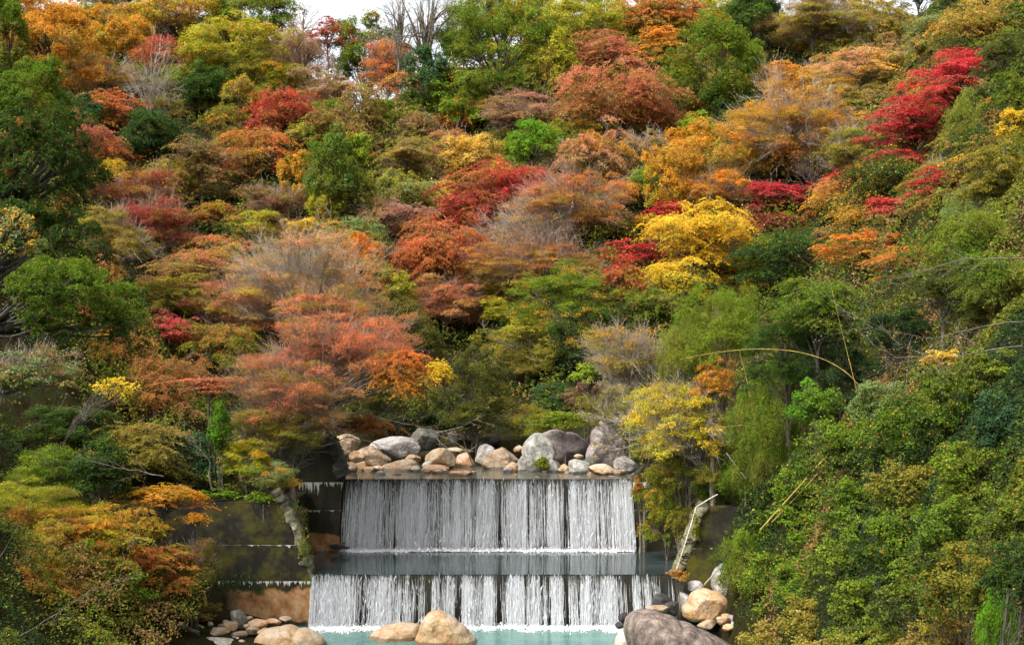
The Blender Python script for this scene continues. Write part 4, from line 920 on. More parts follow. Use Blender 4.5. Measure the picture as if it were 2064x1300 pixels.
(1850, 252, 112, 74, 'maple', 'crimson', 'dred', 'rose', 'lower crimson maple spilling left below the brilliant one', dict(cov=1.1, y0=50, sk=0)),
(1830, 325, 90, 36, 'maple', 'crimson', 'dolive', 'olive', 'crimson-tipped olive maple under the two crimson ones', dict(cov=1.2, y0=50, sk=0)),
(1725, 342, 44, 20, 'maple', 'crimson', 'red', 'rust', 'small flat crimson maple spray above the olive maple'),
(1890, 365, 48, 32, 'maple', 'crimson', 'dolive', 'dred', 'pinkish-crimson maple at the right over dark foliage'),
(1805, 415, 52, 22, 'maple', 'crimson', 'rose', 'red', 'small pink-crimson maple above the orange maple'),
(1560, 385, 70, 30, 'maple', 'crimson', 'dred', 'mauve', 'dark crimson maple left of the curved dark trunk'),
(1545, 440, 70, 25, 'maple', 'dred', 'dolive', 'mauve', 'shaded wine-red maple right of the big yellow maple'),
(1560, 295, 105, 42, 'maple', 'amber', 'khaki', 'coral', 'flat-layered amber maple below the wide tan-twigged tree', dict(frac=.3, cov=.9)),
(1640, 345, 70, 55, 'bare', 'tan', 'tan', 'orange', 'dark crooked leafless tree right of the layered amber maple', dict(bark_m='D', tw=.5, vis_trunk=1.3)),
(1422, 312, 66, 62, 'round', 'amber', 'khaki', 'orange', 'yellow-orange tree on the right middle slope', dict(frac=.2, cov=.8)),
(1400, 262, 38, 30, 'round', 'lime', 'yellow', 'green', 'small lime-yellow tree under the shaded green tree'),
(1430, 385, 70, 40, 'twig', 'orange', 'khaki', 'amber', 'rusty thin-leaved tree above the big yellow maple', dict(cov=2.4)),
(1720, 300, 60, 50, 'twig', 'olive', 'dgreen', 'amber', 'olive twiggy tree left of the crimson maple sprays', dict(cov=2.)),
(1780, 350, 80, 55, 'maple', 'dgreen', 'shade', 'amber', 'olive maple between the crimson sprays', dict(frac=.12)),
(1990, 42, 95, 52, 'maple', 'gold', 'dolive', 'orange', 'olive-gold maple in the top right corner', dict(frac=.15)),
(2030, 125, 60, 50, 'fine', 'dolive', 'shade', 'green', 'dark olive tree at the right edge above the crimson maple'),
(1880, 70, 60, 40, 'fine', 'sage', 'olive', 'peach', 'sage-green tree above the brilliant crimson maple', dict(frac=.15)),
(1962, 240, 50, 44, 'bamboo', 'green', 'teal', 'lime', 'green bamboo tuft right of the brilliant crimson maple'),
(2045, 242, 32, 30, 'round', 'yellow', 'olive', 'amber', 'small yellow-leaved tree at the right edge beside the bamboo tuft'),
(2005, 335, 66, 62, 'fine', 'olive', 'dolive', 'yellow', 'olive tree with stray yellow leaves at the right edge', dict(frac=.08)),
(1960, 420, 60, 45, 'bamboo', 'sage', 'green', 'olive', 'pale green bamboo at the right below the olive tree'),
(2040, 180, 40, 45, 'fine', 'green', 'dgreen', 'olive', 'small green tree on the right edge over the yellow-leaved one'),
# --- left middle
(72, 330, 118, 125, 'cyp', 'dgreen', 'shade', 'rust', 'upper dark green cypress at the left edge with rusty tips', dict(Y=60, frac=.08, trunk=-80, hub=(0, 380), cov=1.1)),
(80, 500, 130, 95, 'cyp', 'dgreen', 'shade', 'rust', 'shaded lower boughs of a cypress at the left edge', dict(Y=59, frac=.07, trunk=-80, hub=(0, 520))),
(140, 605, 158, 115, 'cyp', 'green', 'shade', 'coral', 'spreading bright green cypress with drooping sprays at the left', dict(Y=55, frac=.03, trunk=-80, hub=(-10, 640))),
(310, 455, 78, 52, 'twig', 'dred', 'rust', 'salmon', 'fan of grey branches with dark red leaves above the olive maple', dict(cov=2.2, bark_m='R')),
(230, 480, 62, 60, 'twig', 'khaki', 'olive', 'rust', 'grey-branched olive tree right of the cypress', dict(cov=1.8)),
(450, 510, 82, 52, 'maple', 'coral', 'olive', 'salmon', 'maple with salmon top and olive lower sprays', dict(frac=.15, cov=.9)),
(375, 545, 95, 55, 'maple', 'salmon', 'olive', 'khaki', 'salmon and olive maple left of the salmon-topped one', dict(cov=.8)),
(520, 455, 60, 32, 'fine', 'yelgr', 'khaki', 'yellow', 'low yellow-green tree above the tan twig tree'),
(615, 460, 40, 28, 'fine', 'yellow', 'khaki', 'yelgr', 'small lemon-yellow treetop left of the grey-green dome'),
(620, 570, 130, 105, 'twig', 'peach', 'amber', 'coral', 'very large hazy tan-twigged tree left of centre', dict(cov=1.3, tw=1.5)),
(722, 480, 66, 38, 'round', 'sage', 'olive', 'green', 'grey-green domed tree under the dusty pink dogwood'),
(730, 532, 44, 56, 'round', 'orange', 'amber', 'rust', 'rounded deep orange tree right of the hazy tan tree', dict(frac=.2)),
(490, 610, 110, 62, 'twig', 'salmon', 'rust', 'rose', 'rosy half-bare maple in front of the hazy tan tree', dict(cov=2.1, bark_m='R')),
(325, 650, 52, 34, 'maple', 'rose', 'red', 'crimson', 'bright pink-red maple at the tip of the bright cypress'),
(212, 535, 36, 28, 'maple', 'peach', 'amber', 'coral', 'little peach-orange maple behind the bright cypress', dict(y0=72)),
(350, 590, 66, 45, 'maple', 'olive', 'dolive', 'rust', 'olive maple above the pink-red one', dict(frac=.15)),
(430, 690, 110, 62, 'maple', 'olive', 'green', 'coral', 'broad green maple in flat layers at the middle left', dict(frac=.12)),
(320, 765, 84, 62, 'maple', 'rust', 'brown', 'olive', 'rust-brown feathery maple left of the flat green one', dict(cov=.9)),
(250, 700, 60, 40, 'maple', 'rust', 'dolive', 'coral', 'dim rust maple under the bright cypress'),
(700, 715, 150, 110, 'twig', 'coral', 'salmon', 'rose', 'large fan-shaped tree of rosy-grey twigs left of the gully', dict(cov=1.9, tw=2., trunk=480, hub=(520, 850), Y=78, bark_m='R', sk=0)),
(655, 640, 110, 70, 'twig', 'coral', 'khaki', 'pink', 'upper haze of orange-pink leaves above the rosy fan-shaped tree', dict(cov=2., tw=1.2, Y=81, bark_m='R', sk=0)),
(800, 752, 80, 66, 'maple', 'coral', 'coral', 'orange', 'vivid orange maple tips hanging over the gully', dict(Y=75, trunk=520, hub=(620, 830), sk=0, cov=.9, frac=.5)),
(725, 855, 85, 24, 'maple', 'coral', 'rust', 'amber', 'low orange maple branch just above the upper boulders', dict(Y=80, trunk=560, hub=(620, 850), sk=0)),
(430, 775, 100, 22, 'maple', 'salmon', 'coral', 'rust', 'narrow salmon-orange maple layer across the green maple', dict(Y=75, sk=0)),
(590, 780, 125, 66, 'twig', 'salmon', 'olive', 'coral', 'grey-pink tangle of branches above the left wing wall', dict(cov=1.8, Y=75, bark_m='R')),
(560, 870, 85, 48, 'twig', 'olive', 'dolive', 'khaki', 'olive twiggy shrub tree over the blackened upper wing wall', dict(cov=2.2, Y=74.5)),
(465, 810, 60, 45, 'fine', 'green', 'shade', 'olive', 'shady green tree behind the ivy-clad trunk'),
(28, 480, 52, 66, 'round', 'sage', 'yelgr', 'khaki', 'light green broad-leaved boughs at the left edge over the cypress', dict(Y=40, lp=1.5, cov=.35, trunk=-160, hub=(-60, 520), sk=0)),
(75, 765, 125, 66, 'twig', 'sage', 'khaki', 'peach', 'near grey branches with pale green and tan leaves at the left edge', dict(Y=42, lp=2.2, cov=1.5, trunk=-200, hub=(-90, 760), sk=0)),
(120, 850, 90, 45, 'fine', 'dgreen', 'shade', 'olive', 'dark shaded shrub tree below the near grey branches'),
(225, 785, 52, 36, 'twig', 'yellow', 'yellow', 'yelgr', 'sprig of large bright yellow leaves at the left', dict(Y=44, lp=3., cov=.55, tw=.12, trunk=-150, hub=(150, 830), sk=0, vis_trunk=.07)),
(105, 955, 95, 62, 'fine', 'green', 'dgreen', 'yelgr', 'mixed green tree at the left edge above the yellow-leaved shrubs'),
(205, 930, 70, 60, 'bush', 'dgreen', 'shade', 'green', 'dark green laurel shrub left of the drooping maple', dict(Y=67)),
(290, 890, 92, 60, 'maple', 'khaki', 'dolive', 'rust', 'drooping olive-brown maple above the left wing wall'),
(395, 930, 72, 62, 'bush', 'teal', 'shade', 'green', 'dark blue-green thicket behind the left wing wall', dict(Y=75)),
(445, 850, 22, 48, 'bush', 'bright', 'dgreen', 'green', 'ivy-covered trunk above the left wing wall', dict(Y=72, )),
(495, 905, 56, 34, 'fine', 'yelgr', 'lime', 'orange', 'yellow-green small tree with an orange tuft behind the left wing wall', dict(Y=72.5, frac=.12)),
(548, 958, 62, 40, 'fine', 'sage', 'olive', 'khaki', 'grey-green shrub tree leaning over the left coping stones', dict(Y=71.8, sk=0, bark_m='T')),
(590, 1035, 34, 52, 'fine', 'sage', 'dolive', 'olive', 'grey-green twigs hanging down beside the left coping', dict(Y=71.8, cov=.22, bark_m='T', sk=0)),
(330, 998, 92, 32, 'maple', 'amber', 'orange', 'yellow', 'bright orange-yellow maple spreading over the left wing wall', dict(Y=67.5, sk=0)),
(395, 1040, 34, 14, 'maple', 'amber', 'orange', 'yellow', 'small orange maple spray in front of the wing wall', dict(Y=67, sk=0)),
(268, 1040, 64, 30, 'maple', 'amber', 'olive', 'orange', 'orange and olive maple at the left end of the wing wall', dict(Y=66)),
(110, 1060, 105, 55, 'fine', 'yelgr', 'olive', 'amber', 'sprawling yellow-olive shrub tree at the lower left', dict(Y=62, frac=.25)),
(75, 1130, 90, 60, 'fine', 'khaki', 'olive', 'amber', 'tangled khaki shrub tree at the left edge near the bottom', dict(Y=59, frac=.25)),
(300, 1120, 78, 48, 'maple', 'coral', 'olive', 'orange', 'orange-red maple in front of the dark wing wall', dict(Y=65, frac=.3)),
(205, 1115, 70, 50, 'fine', 'olive', 'green', 'orange', 'green and orange shrub left of the orange-red maple', dict(Y=62, frac=.2)),
(385, 1125, 56, 45, 'twig', 'brown', 'dolive', 'rust', 'brown twiggy branch hanging before the dark wing wall', dict(Y=67, cov=1.4)),
(130, 1200, 90, 45, 'bush', 'green', 'dgreen', 'olive', 'green shrub with thin stems at the bottom left', dict(Y=60)),
(240, 1185, 62, 38, 'bush', 'green', 'dgreen', 'lime', 'fresh green shrub above the dry stone wall', dict(Y=62)),
(40, 1230, 70, 50, 'bush', 'green', 'shade', 'rust', 'dark green shrub in the bottom left corner', dict(Y=58)),
(165, 1140, 55, 45, 'bush', 'green', 'dgreen', 'olive', 'mid-green shrub between the pale stems at the lower left', dict(Y=61)),
(345, 1205, 30, 26, 'bush', 'green', 'dgreen', 'yelgr', 'leafy green weed bush beside the white board', dict(Y=66)),
(270, 1262, 22, 26, 'bush', 'lime', 'green', 'bright', 'bright green fern-like bush among the bottom left stones', dict(Y=64, sk=0)),
(60, 1010, 100, 50, 'fine', 'yelgr', 'olive', 'lime', 'light yellow-green shrub tree on the left edge above the sprawling one', dict(Y=64, frac=.2)),
(190, 1060, 80, 45, 'maple', 'amber', 'olive', 'orange', 'yellow-orange maple in front of the left end of the wing wall', dict(Y=63, frac=.3)),
(60, 1170, 90, 50, 'maple', 'amber', 'olive', 'coral', 'amber-leaved maple low at the left edge', dict(Y=58, frac=.3)),
(215, 1240, 60, 26, 'bush', 'olive', 'dgreen', 'rust', 'olive weeds over the dry stone wall', dict(Y=61)),
(330, 1175, 50, 30, 'bush', 'olive', 'dolive', 'rust', 'dull olive bush under the orange-red maple', dict(Y=66)),
(310, 1240, 44, 16, 'bush', 'khaki', 'brown', 'green', 'dry grass and weeds on the left gravel bank', dict(Y=67, sk=0)),
(400, 1245, 46, 14, 'bush', 'khaki', 'brown', 'olive', 'straw-coloured weeds between the gravel stones', dict(Y=68, sk=0)),
(420, 1225, 40, 15, 'bush', 'olive', 'brown', 'green', 'dry weeds along the foot of the wing wall', dict(Y=68.5, sk=0)),
(430, 1000, 70, 16, 'bush', 'green', 'dgreen', 'lime', 'low green hedge of weeds on top of the left wing wall', dict(Y=71.6, sk=0)),
(530, 1003, 40, 14, 'bush', 'lime', 'green', 'yelgr', 'light green grass tuft at the top corner of the left wing wall', dict(Y=71.3, sk=0)),
(612, 1100, 16, 50, 'bush', 'olive', 'green', 'lime', 'moss and weeds clinging to the left coping stones', dict(Y=70.6, cov=.2, sk=0)),
# --- middle
(885, 492, 90, 56, 'maple', 'coral', 'red', 'salmon', 'salmon-red maple left of the grey-tan twig brush', dict(cov=1.2, back=-3.)),
(865, 448, 42, 32, 'maple', 'coral', 'salmon', 'red', 'small coral maple on top of the salmon-red one'),
(900, 605, 78, 44, 'twig', 'salmon', 'brown', 'rust', 'pink-brown twiggy maple above the dark gully', dict(cov=2.3, bark_m='R')),
(960, 578, 44, 26, 'fine', 'yellow', 'yelgr', 'lime', 'yellow-green sprays in front of the pink-brown maple'),
(1008, 622, 36, 28, 'fine', 'yelgr', 'lime', 'amber', 'yellow-green small tree right of the pink-brown maple', dict(frac=.2)),
(1085, 525, 120, 46, 'twig', 'rust', 'khaki', 'salmon', 'rust-tinged twiggy band under the grey-tan brush', dict(cov=2.1, bark_m='R')),
(1125, 600, 105, 66, 'fine', 'green', 'dgreen', 'amber', 'large olive-green tree with yellow flecks right of the gully', dict(frac=.1)),
(1060, 690, 90, 55, 'fine', 'olive', 'shade', 'yellow', 'khaki-green tree with pale branches above the dark conifer', dict(frac=.07, bark_m='T')),
(1180, 665, 80, 60, 'fine', 'dgreen', 'shade', 'amber', 'shaded olive tree right of the khaki-green one', dict(frac=.08)),
(952, 775, 72, 75, 'fine', 'dolive', 'shade', 'olive', 'dark feathery evergreen at the right side of the gully'),
(800, 640, 68, 52, 'fine', 'dolive', 'shade', 'khaki', 'dark olive evergreen left of the gully mouth'),
(840, 705, 46, 50, 'fine', 'dolive', 'shade', 'olive', 'shadowed evergreen deep in the gully'),
(790, 578, 50, 42, 'round', 'yelgr', 'olive', 'khaki', 'yellow-green leafy tree below the salmon-red maple'),
(885, 752, 40, 36, 'maple', 'yellow', 'yellow', 'yelgr', 'bright yellow layered maple glowing in the dark gully', dict(Y=88, trunk=960, sk=0, cov=.8, vis_trunk=.3)),
(700, 850, 60, 26, 'bush', 'dolive', 'shade', 'olive', 'dark bush behind the cracked rock at the gully side', dict(Y=95, sk=0)),  # dark bushes added here and below to paint shade into the recess
(790, 855, 60, 26, 'bush', 'shade', 'shade', 'dolive', 'shade-coloured bush behind the grey domed boulder', dict(Y=98, sk=0)),
(890, 850, 60, 34, 'bush', 'shade', 'shade', 'dolive', 'bush coloured as shade filling the gully mouth', dict(Y=101, sk=0)),
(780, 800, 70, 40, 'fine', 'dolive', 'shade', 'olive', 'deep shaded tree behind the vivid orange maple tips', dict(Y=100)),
(1090, 935, 18, 22, 'bush', 'green', 'olive', 'lime', 'ferns growing on the pale lichen-covered boulder', dict(Y=84, sk=0)),
(1120, 792, 46, 36, 'fine', 'teal', 'shade', 'green', 'bluish-green low tree above the purple-grey boulder'),
(960, 850, 72, 34, 'fine', 'dolive', 'shade', 'olive', 'dark low evergreen over the dark boulders', dict(Y=92, sk=0)),  # leaf colours darkened to paint the shadowed hollow
(1192, 745, 32, 22, 'round', 'lime', 'green', 'yelgr', 'small lime-green bush above the purple-brown shrub', dict(Y=88)),
(1178, 792, 48, 30, 'bush', 'mauve', 'dolive', 'brown', 'purple-brown shrub behind the tall pointed boulder', dict(Y=90)),
(1270, 690, 88, 60, 'twig', 'khaki', 'olive', 'tan', 'pale-twigged thin tree left of the arching bamboo', dict(Y=86, tw=1.3, cov=.8, bark_m='T', vis_trunk=.4)),
(1140, 848, 76, 26, 'bush', 'green', 'olive', 'lime', 'green ferny shrub on top of the purple-grey boulder', dict(Y=87.5, sk=0)),
(1075, 840, 44, 30, 'fine', 'olive', 'dgreen', 'green', 'olive shrub behind the pointed mossy boulder', dict(Y=93)),
(1232, 800, 62, 45, 'twig', 'olive', 'dolive', 'khaki', 'thin olive branches over the tall pointed boulder', dict(Y=84, bark_m='T', tw=.8, cov=.9, vis_trunk=.3)),
(1230, 850, 50, 28, 'bush', 'green', 'dolive', 'olive', 'green shrub behind the tall pointed boulder', dict(Y=91, sk=0)),
(1285, 500, 54, 22, 'maple', 'crimson', 'red', 'dred', 'flat crimson maple left of the big yellow maple'),
(1255, 560, 44, 46, 'maple', 'red', 'olive', 'crimson', 'olive and red maple below the flat crimson one', dict(frac=.2)),
(1365, 430, 42, 30, 'maple', 'crimson', 'red', 'dred', 'crimson maple peeping out behind the big yellow maple'),
(1405, 462, 96, 58, 'maple', 'yellow', 'amber', 'yelgr', 'big bright yellow maple right of centre', dict(cov=1.2, y0=70)),
(1365, 548, 72, 36, 'maple', 'yellow', 'yelgr', 'amber', 'lower yellow maple under the big yellow one', dict(y0=70)),
(1400, 592, 56, 16, 'maple', 'amber', 'yellow', 'orange', 'narrow yellow-orange maple spray over the green bamboo', dict(y0=68, sk=0)),
(1320, 610, 60, 40, 'maple', 'green', 'dolive', 'rust', 'olive-brown maple left of the green bamboo'),
# --- right middle
(1745, 505, 104, 50, 'maple', 'orange', 'dolive', 'coral', 'vivid orange maple in flat sprays on the right', dict(y0=50, cov=1.2, sk=0)),
(1730, 432, 54, 22, 'maple', 'amber', 'dolive', 'orange', 'small orange-gold maple above the vivid orange one', dict(y0=52)),
(1830, 520, 60, 34, 'maple', 'orange', 'dolive', 'coral', 'orange maple with olive base right of the vivid orange one', dict(y0=48)),
(1590, 510, 92, 56, 'maple', 'dgreen', 'shade', 'green', 'broad dark green maple between the yellow and the orange ones', dict(y0=64)),
(1545, 498, 52, 24, 'fine', 'yelgr', 'lime', 'yellow', 'yellow-green sprays right of the big yellow maple', dict(y0=62, frac=.3)),
(1450, 640, 100, 58, 'bamboo', 'green', 'lime', 'olive', 'drooping light green bamboo right of the pale leafless branches', dict(Y=73)),
(1390, 690, 60, 50, 'bamboo', 'green', 'dgreen', 'olive', 'green bamboo under the arching yellow culm', dict(Y=74)),
(1650, 590, 100, 60, 'maple', 'green', 'dgreen', 'olive', 'layered green maple above the dark hollow at the right', dict(Y=66)),
(1590, 690, 90, 70, 'fine', 'dgreen', 'shade', 'green', 'dark green thicket behind the yellow culms', dict(Y=69)),
(1700, 740, 80, 80, 'fine', 'shade', 'shade', 'dgreen', 'shade-coloured evergreen in the hollow at the right', dict(Y=66)),  # shadow of the hollow painted into the leaf colour
(1950, 480, 90, 62, 'maple', 'green', 'dgreen', 'yelgr', 'fresh green maple at the right edge', dict(y0=46)),
(2020, 550, 75, 60, 'maple', 'green', 'dgreen', 'olive', 'green maple with hanging sprays at the right edge', dict(y0=42)),
(1900, 560, 75, 40, 'fine', 'dolive', 'shade', 'green', 'dark olive tree behind the pale horizontal branches', dict(Y=56)),

(1800, 650, 70, 50, 'fine', 'shade', 'shade', 'green', 'shade-coloured tree behind the pale horizontal branches', dict(Y=60)),  # both leaf colours carry painted shade
(1375, 825, 108, 78, 'twig', 'yelgr', 'olive', 'yellow', 'leaning tree with drooping bright yellow leaves beside the upper waterfall', dict(Y=73, trunk=1495, cov=1.9, lp=1.3, frac=.55)),
(1440, 748, 46, 36, 'fine', 'rust', 'yelgr', 'coral', 'small rusty-leaved tree above the drooping yellow one', dict(Y=72, frac=.3)),
(1560, 840, 95, 80, 'bamboo', 'green', 'dgreen', 'olive', 'tall green bamboo behind the right wing wall', dict(Y=70)),
(1500, 930, 80, 60, 'bamboo', 'green', 'dgreen', 'lime', 'lower green bamboo just above the right wing wall', dict(Y=72.5)),
(1640, 805, 56, 42, 'bush', 'bright', 'dgreen', 'green', 'bright green leafy bush in the dark hollow', dict(Y=62)),
(1560, 950, 60, 45, 'bush', 'bright', 'dgreen', 'green', 'green shrub beside the leaning white pole', dict(Y=72.5, sk=0)),
(1762, 805, 56, 48, 'bush', 'sage', 'dgreen', 'green', 'grey-green vine-draped shrub on the right slope', dict(Y=52)),
(1895, 722, 50, 22, 'bush', 'yellow', 'amber', 'yelgr', 'yellow-leaved sprig under the pale horizontal branches', dict(Y=45, cov=.7, sk=0)),
(2000, 640, 70, 60, 'fine', 'dolive', 'shade', 'olive', 'dim olive tree at the right edge behind the pale branches', dict(Y=50)),
# hanging leaves right of the dam
(1378, 930, 62, 60, 'fine', 'olive', 'green', 'amber', 'olive-green foliage hanging right of the upper waterfall', dict(Y=75, frac=.1)),
(1345, 1000, 52, 55, 'fine', 'green', 'olive', 'amber', 'green curtain of leaves over the upper right wing wall', dict(Y=76, frac=.06)),
(1375, 1060, 34, 50, 'fine', 'olive', 'dolive', 'khaki', 'dull olive grasses hanging beside the right coping', dict(Y=73, sk=0)),
(1300, 905, 40, 34, 'fine', 'green', 'olive', 'amber', 'green leaves over the right end of the upper boulders', dict(Y=79, frac=.1, sk=0)),
(1290, 985, 24, 34, 'fine', 'rust', 'olive', 'amber', 'rusty strands hanging at the right edge of the upper waterfall', dict(Y=78.5, cov=.5, sk=0)),
(1435, 960, 50, 36, 'fine', 'olive', 'green', 'khaki', 'olive shrub at the top of the right coping', dict(Y=72.5, sk=0)),
(1402, 1070, 12, 36, 'bush', 'olive', 'green', 'rust', 'mossy weeds growing down the right coping', dict(Y=70.3, cov=.45, sk=0)),
(1368, 1160, 20, 16, 'bush', 'rust', 'olive', 'orange', 'reddish weeds at the foot of the right coping', dict(Y=69.9, sk=0)),
(1500, 1110, 58, 52, 'bamboo', 'green', 'dgreen', 'lime', 'dwarf bamboo spilling over the right wing wall', dict(Y=66)),
(1560, 1150, 55, 40, 'bush', 'green', 'dolive', 'yelgr', 'leafy bush below the dwarf bamboo', dict(Y=62)),
]
# leafy bank in the right foreground: (px, py, rx, ry, depth, colours with shade painted into most second ones, what sets it apart)
BANK = [
(1610, 990, 62, 55, 62, 'green', 'shade', 'amber', 'green leafy shrub crossed by the leaning yellow pole'),
(1700, 900, 78, 55, 54, 'green', 'shade', 'yelgr', 'light green shrub at the top end of the leaning yellow pole'),
(1800, 870, 75, 60, 47, 'green', 'shade', 'orange', 'green shrub with orange leaves on the upper right bank'),
(1900, 820, 80, 65, 43, 'green', 'shade', 'rust', 'tall leafy shrub below the yellow-leaved sprig'),
(2020, 850, 60, 75, 36, 'teal', 'shade', 'dgreen', 'dark blue-green big-leaved shrub at the right edge'),
(2010, 745, 70, 45, 42, 'green', 'dolive', 'olive', 'green shrub at the right edge under the pale branches'),
(1640, 1080, 62, 52, 58, 'green', 'shade', 'coral', 'green shrub right of the dwarf bamboo'),
(1730, 1010, 75, 55, 49, 'green', 'shade', 'rust', 'olive shrub around the dark red seed head'),
(1840, 970, 80, 60, 42, 'olive', 'dgreen', 'rust', 'yellow-green shrub in the middle of the right bank'),
(1950, 950, 80, 62, 36, 'green', 'dolive', 'coral', 'dark-centred green shrub on the right bank'),
(1610, 1165, 60, 48, 55, 'green', 'shade', 'rust', 'grey-green shrub above the driftwood on the right bank'),
(1700, 1130, 75, 55, 47, 'green', 'shade', 'yelgr', 'broad light green shrub in the lower right bank'),
(1800, 1085, 75, 58, 40, 'green', 'shade', 'orange', 'grey-green shrub dotted with orange leaves'),
(1910, 1060, 80, 60, 35, 'green', 'shade', 'brown', 'lime-green shrub with brown dead leaves inside'),
(2030, 1040, 70, 60, 29, 'green', 'shade', 'coral', 'green shrub at the right edge above the rusty one'),
(1640, 1245, 70, 50, 50, 'olive', 'khaki', 'tan', 'pale dry-tipped shrub at the bottom beside the stones'),
(1740, 1210, 75, 55, 43, 'green', 'shade', 'rust', 'sage-green shrub at the bottom right'),
(1840, 1180, 75, 58, 36, 'green', 'shade', 'coral', 'green shrub mottled coral near the bottom right'),
(1945, 1160, 75, 60, 31, 'olive', 'dgreen', 'coral', 'olive shrub with many rust-red leaves near the bottom right'),
(2050, 1150, 60, 60, 26, 'dgreen', 'shade', 'coral', 'rusty-leaved shrub on the right edge near the bottom'),
(1780, 1290, 80, 48, 37, 'green', 'khaki', 'tan', 'shrub with bare stems on the bottom edge right of the middle bank'),
(1890, 1275, 75, 50, 32, 'olive', 'brown', 'coral', 'brownish shrub on the bottom edge left of the bright bamboo'),
(1560, 1290, 60, 36, 56, 'khaki', 'olive', 'tan', 'dry straw-coloured weeds at the bottom right of the sloping boulder'),
(1690, 1300, 70, 36, 45, 'khaki', 'olive', 'brown', 'dry olive weeds along the bottom edge'),
(1560, 1050, 46, 40, 66, 'green', 'shade', 'yelgr', 'leafy shrub right of the dwarf bamboo on the wing wall'),
(1580, 1225, 50, 38, 60, 'green', 'shade', 'rust', 'light green shrub just right of the driftwood'),
(1540, 1170, 40, 30, 64, 'green', 'shade', 'olive', 'small dark shrub right of the lichened grey rock'),
(1630, 1200, 50, 38, 53, 'green', 'shade', 'rust', 'mid-green shrub above the pale dry-tipped one'),
]
import re as _re
def head(l):
    h = _re.split(r' (?:at|on|in|of|cut|right|left|below|above|beside|under|behind|with|showing|among|between|from|high|filling|turning|over|along|across|just|hanging|reaching|glowing|spreading|leaning|standing|orange on|half|near|deep|peeping|spilling|crossed|around|dotted|mottled|speckled) ', l)[0]
    return ' '.join(h.split()[-5:])
HEADS = {}
for r in ROWS: HEADS.setdefault(head(r[8]), []).append(r)
def fillers():
    rg = np.random.default_rng(5); used = set(); names = {'olive': 'olive', 'dolive': 'dark olive', 'dgreen': 'dark green', 'green': 'mid-green', 'brown': 'brown', 'rust': 'rust-brown', 'khaki': 'khaki', 'coral': 'orange', 'amber': 'amber', 'pink': 'pinkish', 'red': 'brick-red', 'yelgr': 'yellow-green', 'salmon': 'salmon'}
    for gy in np.arange(-20, 700, 60):
        for gx in np.arange(-10, 2090, 92):
            px = gx+rg.uniform(-34, 34)+(46 if int(gy/60) % 2 else 0); py = gy+rg.uniform(-20, 20)
            if 580 < px < 950 and py < 175 or px > 1560 and py > 560 or px < 300 and py > 400: continue
            if 860 < px < 1300 and py > 640 or py > 660: continue
            near = sorted((h for h in HEADS if len(HEADS[h]) == 1 and HEADS[h][0][4] != 'bare'), key=lambda h: (HEADS[h][0][0]-px)**2+((HEADS[h][0][1]-py)*1.3)**2)[:4]
            r0 = HEADS[near[0]][0]
            warm = rg.random() < .42
            A = rg.choice(['coral', 'rust', 'amber', 'salmon', 'pink', 'red', 'yelgr', 'khaki']) if warm else rg.choice(['olive', 'green', 'dgreen', 'khaki', 'brown', 'olive'])
            zone = None
            if px < 880 and 360 < py: zone = ['salmon', 'khaki', 'coral', 'pink', 'rust', 'khaki', 'olive']
            elif 880 <= px < 1320 and 290 < py < 570: zone = ['coral', 'pink', 'salmon', 'rust', 'khaki']
            elif px >= 1320 and 150 < py < 430: zone = ['amber', 'khaki', 'yelgr', 'coral', 'khaki']
            elif py < 260 and px < 1500: zone = ['green', 'yelgr', 'dgreen', 'brown', 'khaki', 'salmon', 'green']
            if zone: A = rg.choice(zone)
            if zone is None and warm and r0[5] in names and rg.random() < .5: A = r0[5]
            B = rg.choice(['dolive', 'olive', 'khaki', 'olive']) if zone else rg.choice(['dolive', 'dgreen', 'shade', 'olive']); kd = rg.choice(['maple', 'twig', 'twig', 'fine']) if zone and A not in ('green', 'dgreen', 'yelgr') else rg.choice(['maple', 'fine', 'round', 'fine', 'twig'])
            lab = None
            for h in near:
                r = HEADS[h][0]; dx, dy = px-r[0], (py-r[1])*1.3
                d_ = ('right of' if dx > 0 else 'left of') if abs(dx) > abs(dy) else ('below' if dy > 0 else 'above')
                if (h, d_, A) not in used: lab = 'small %s %s just %s the %s' % (names[A], 'maple' if kd == 'maple' else 'tree', d_, h); used.add((h, d_, A)); break
            if lab is None: continue
            o = tree(px, py, rg.uniform(38, 58), rg.uniform(26, 38), str(kd), str(A), str(B), 'olive', lab, y0=66 if px > 1450 else 62, frac=.1, cov=.85 if kd != 'twig' else 1.2, back=5.)
            o['group'] = 'small filling trees between the taller crowns'
fillers()
BM = {'T': M_TWIG, 'R': M_TWIGR, 'G': M_BARK, 'D': M_BARKD}
for r in ROWS:
    kw = dict(r[9]) if len(r) > 9 else {}
    if 'bark_m' in kw: kw['bark_m'] = BM[kw['bark_m']]
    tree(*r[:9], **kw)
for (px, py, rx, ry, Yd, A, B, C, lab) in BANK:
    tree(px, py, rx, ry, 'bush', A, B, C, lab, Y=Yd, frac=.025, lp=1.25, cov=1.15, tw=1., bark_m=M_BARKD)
tree(2010, 1240, 42, 60, 'bamboo', 'bright', 'green', 'lime', 'bright green dwarf bamboo tuft in the bottom right corner', Y=27, lp=1.4)

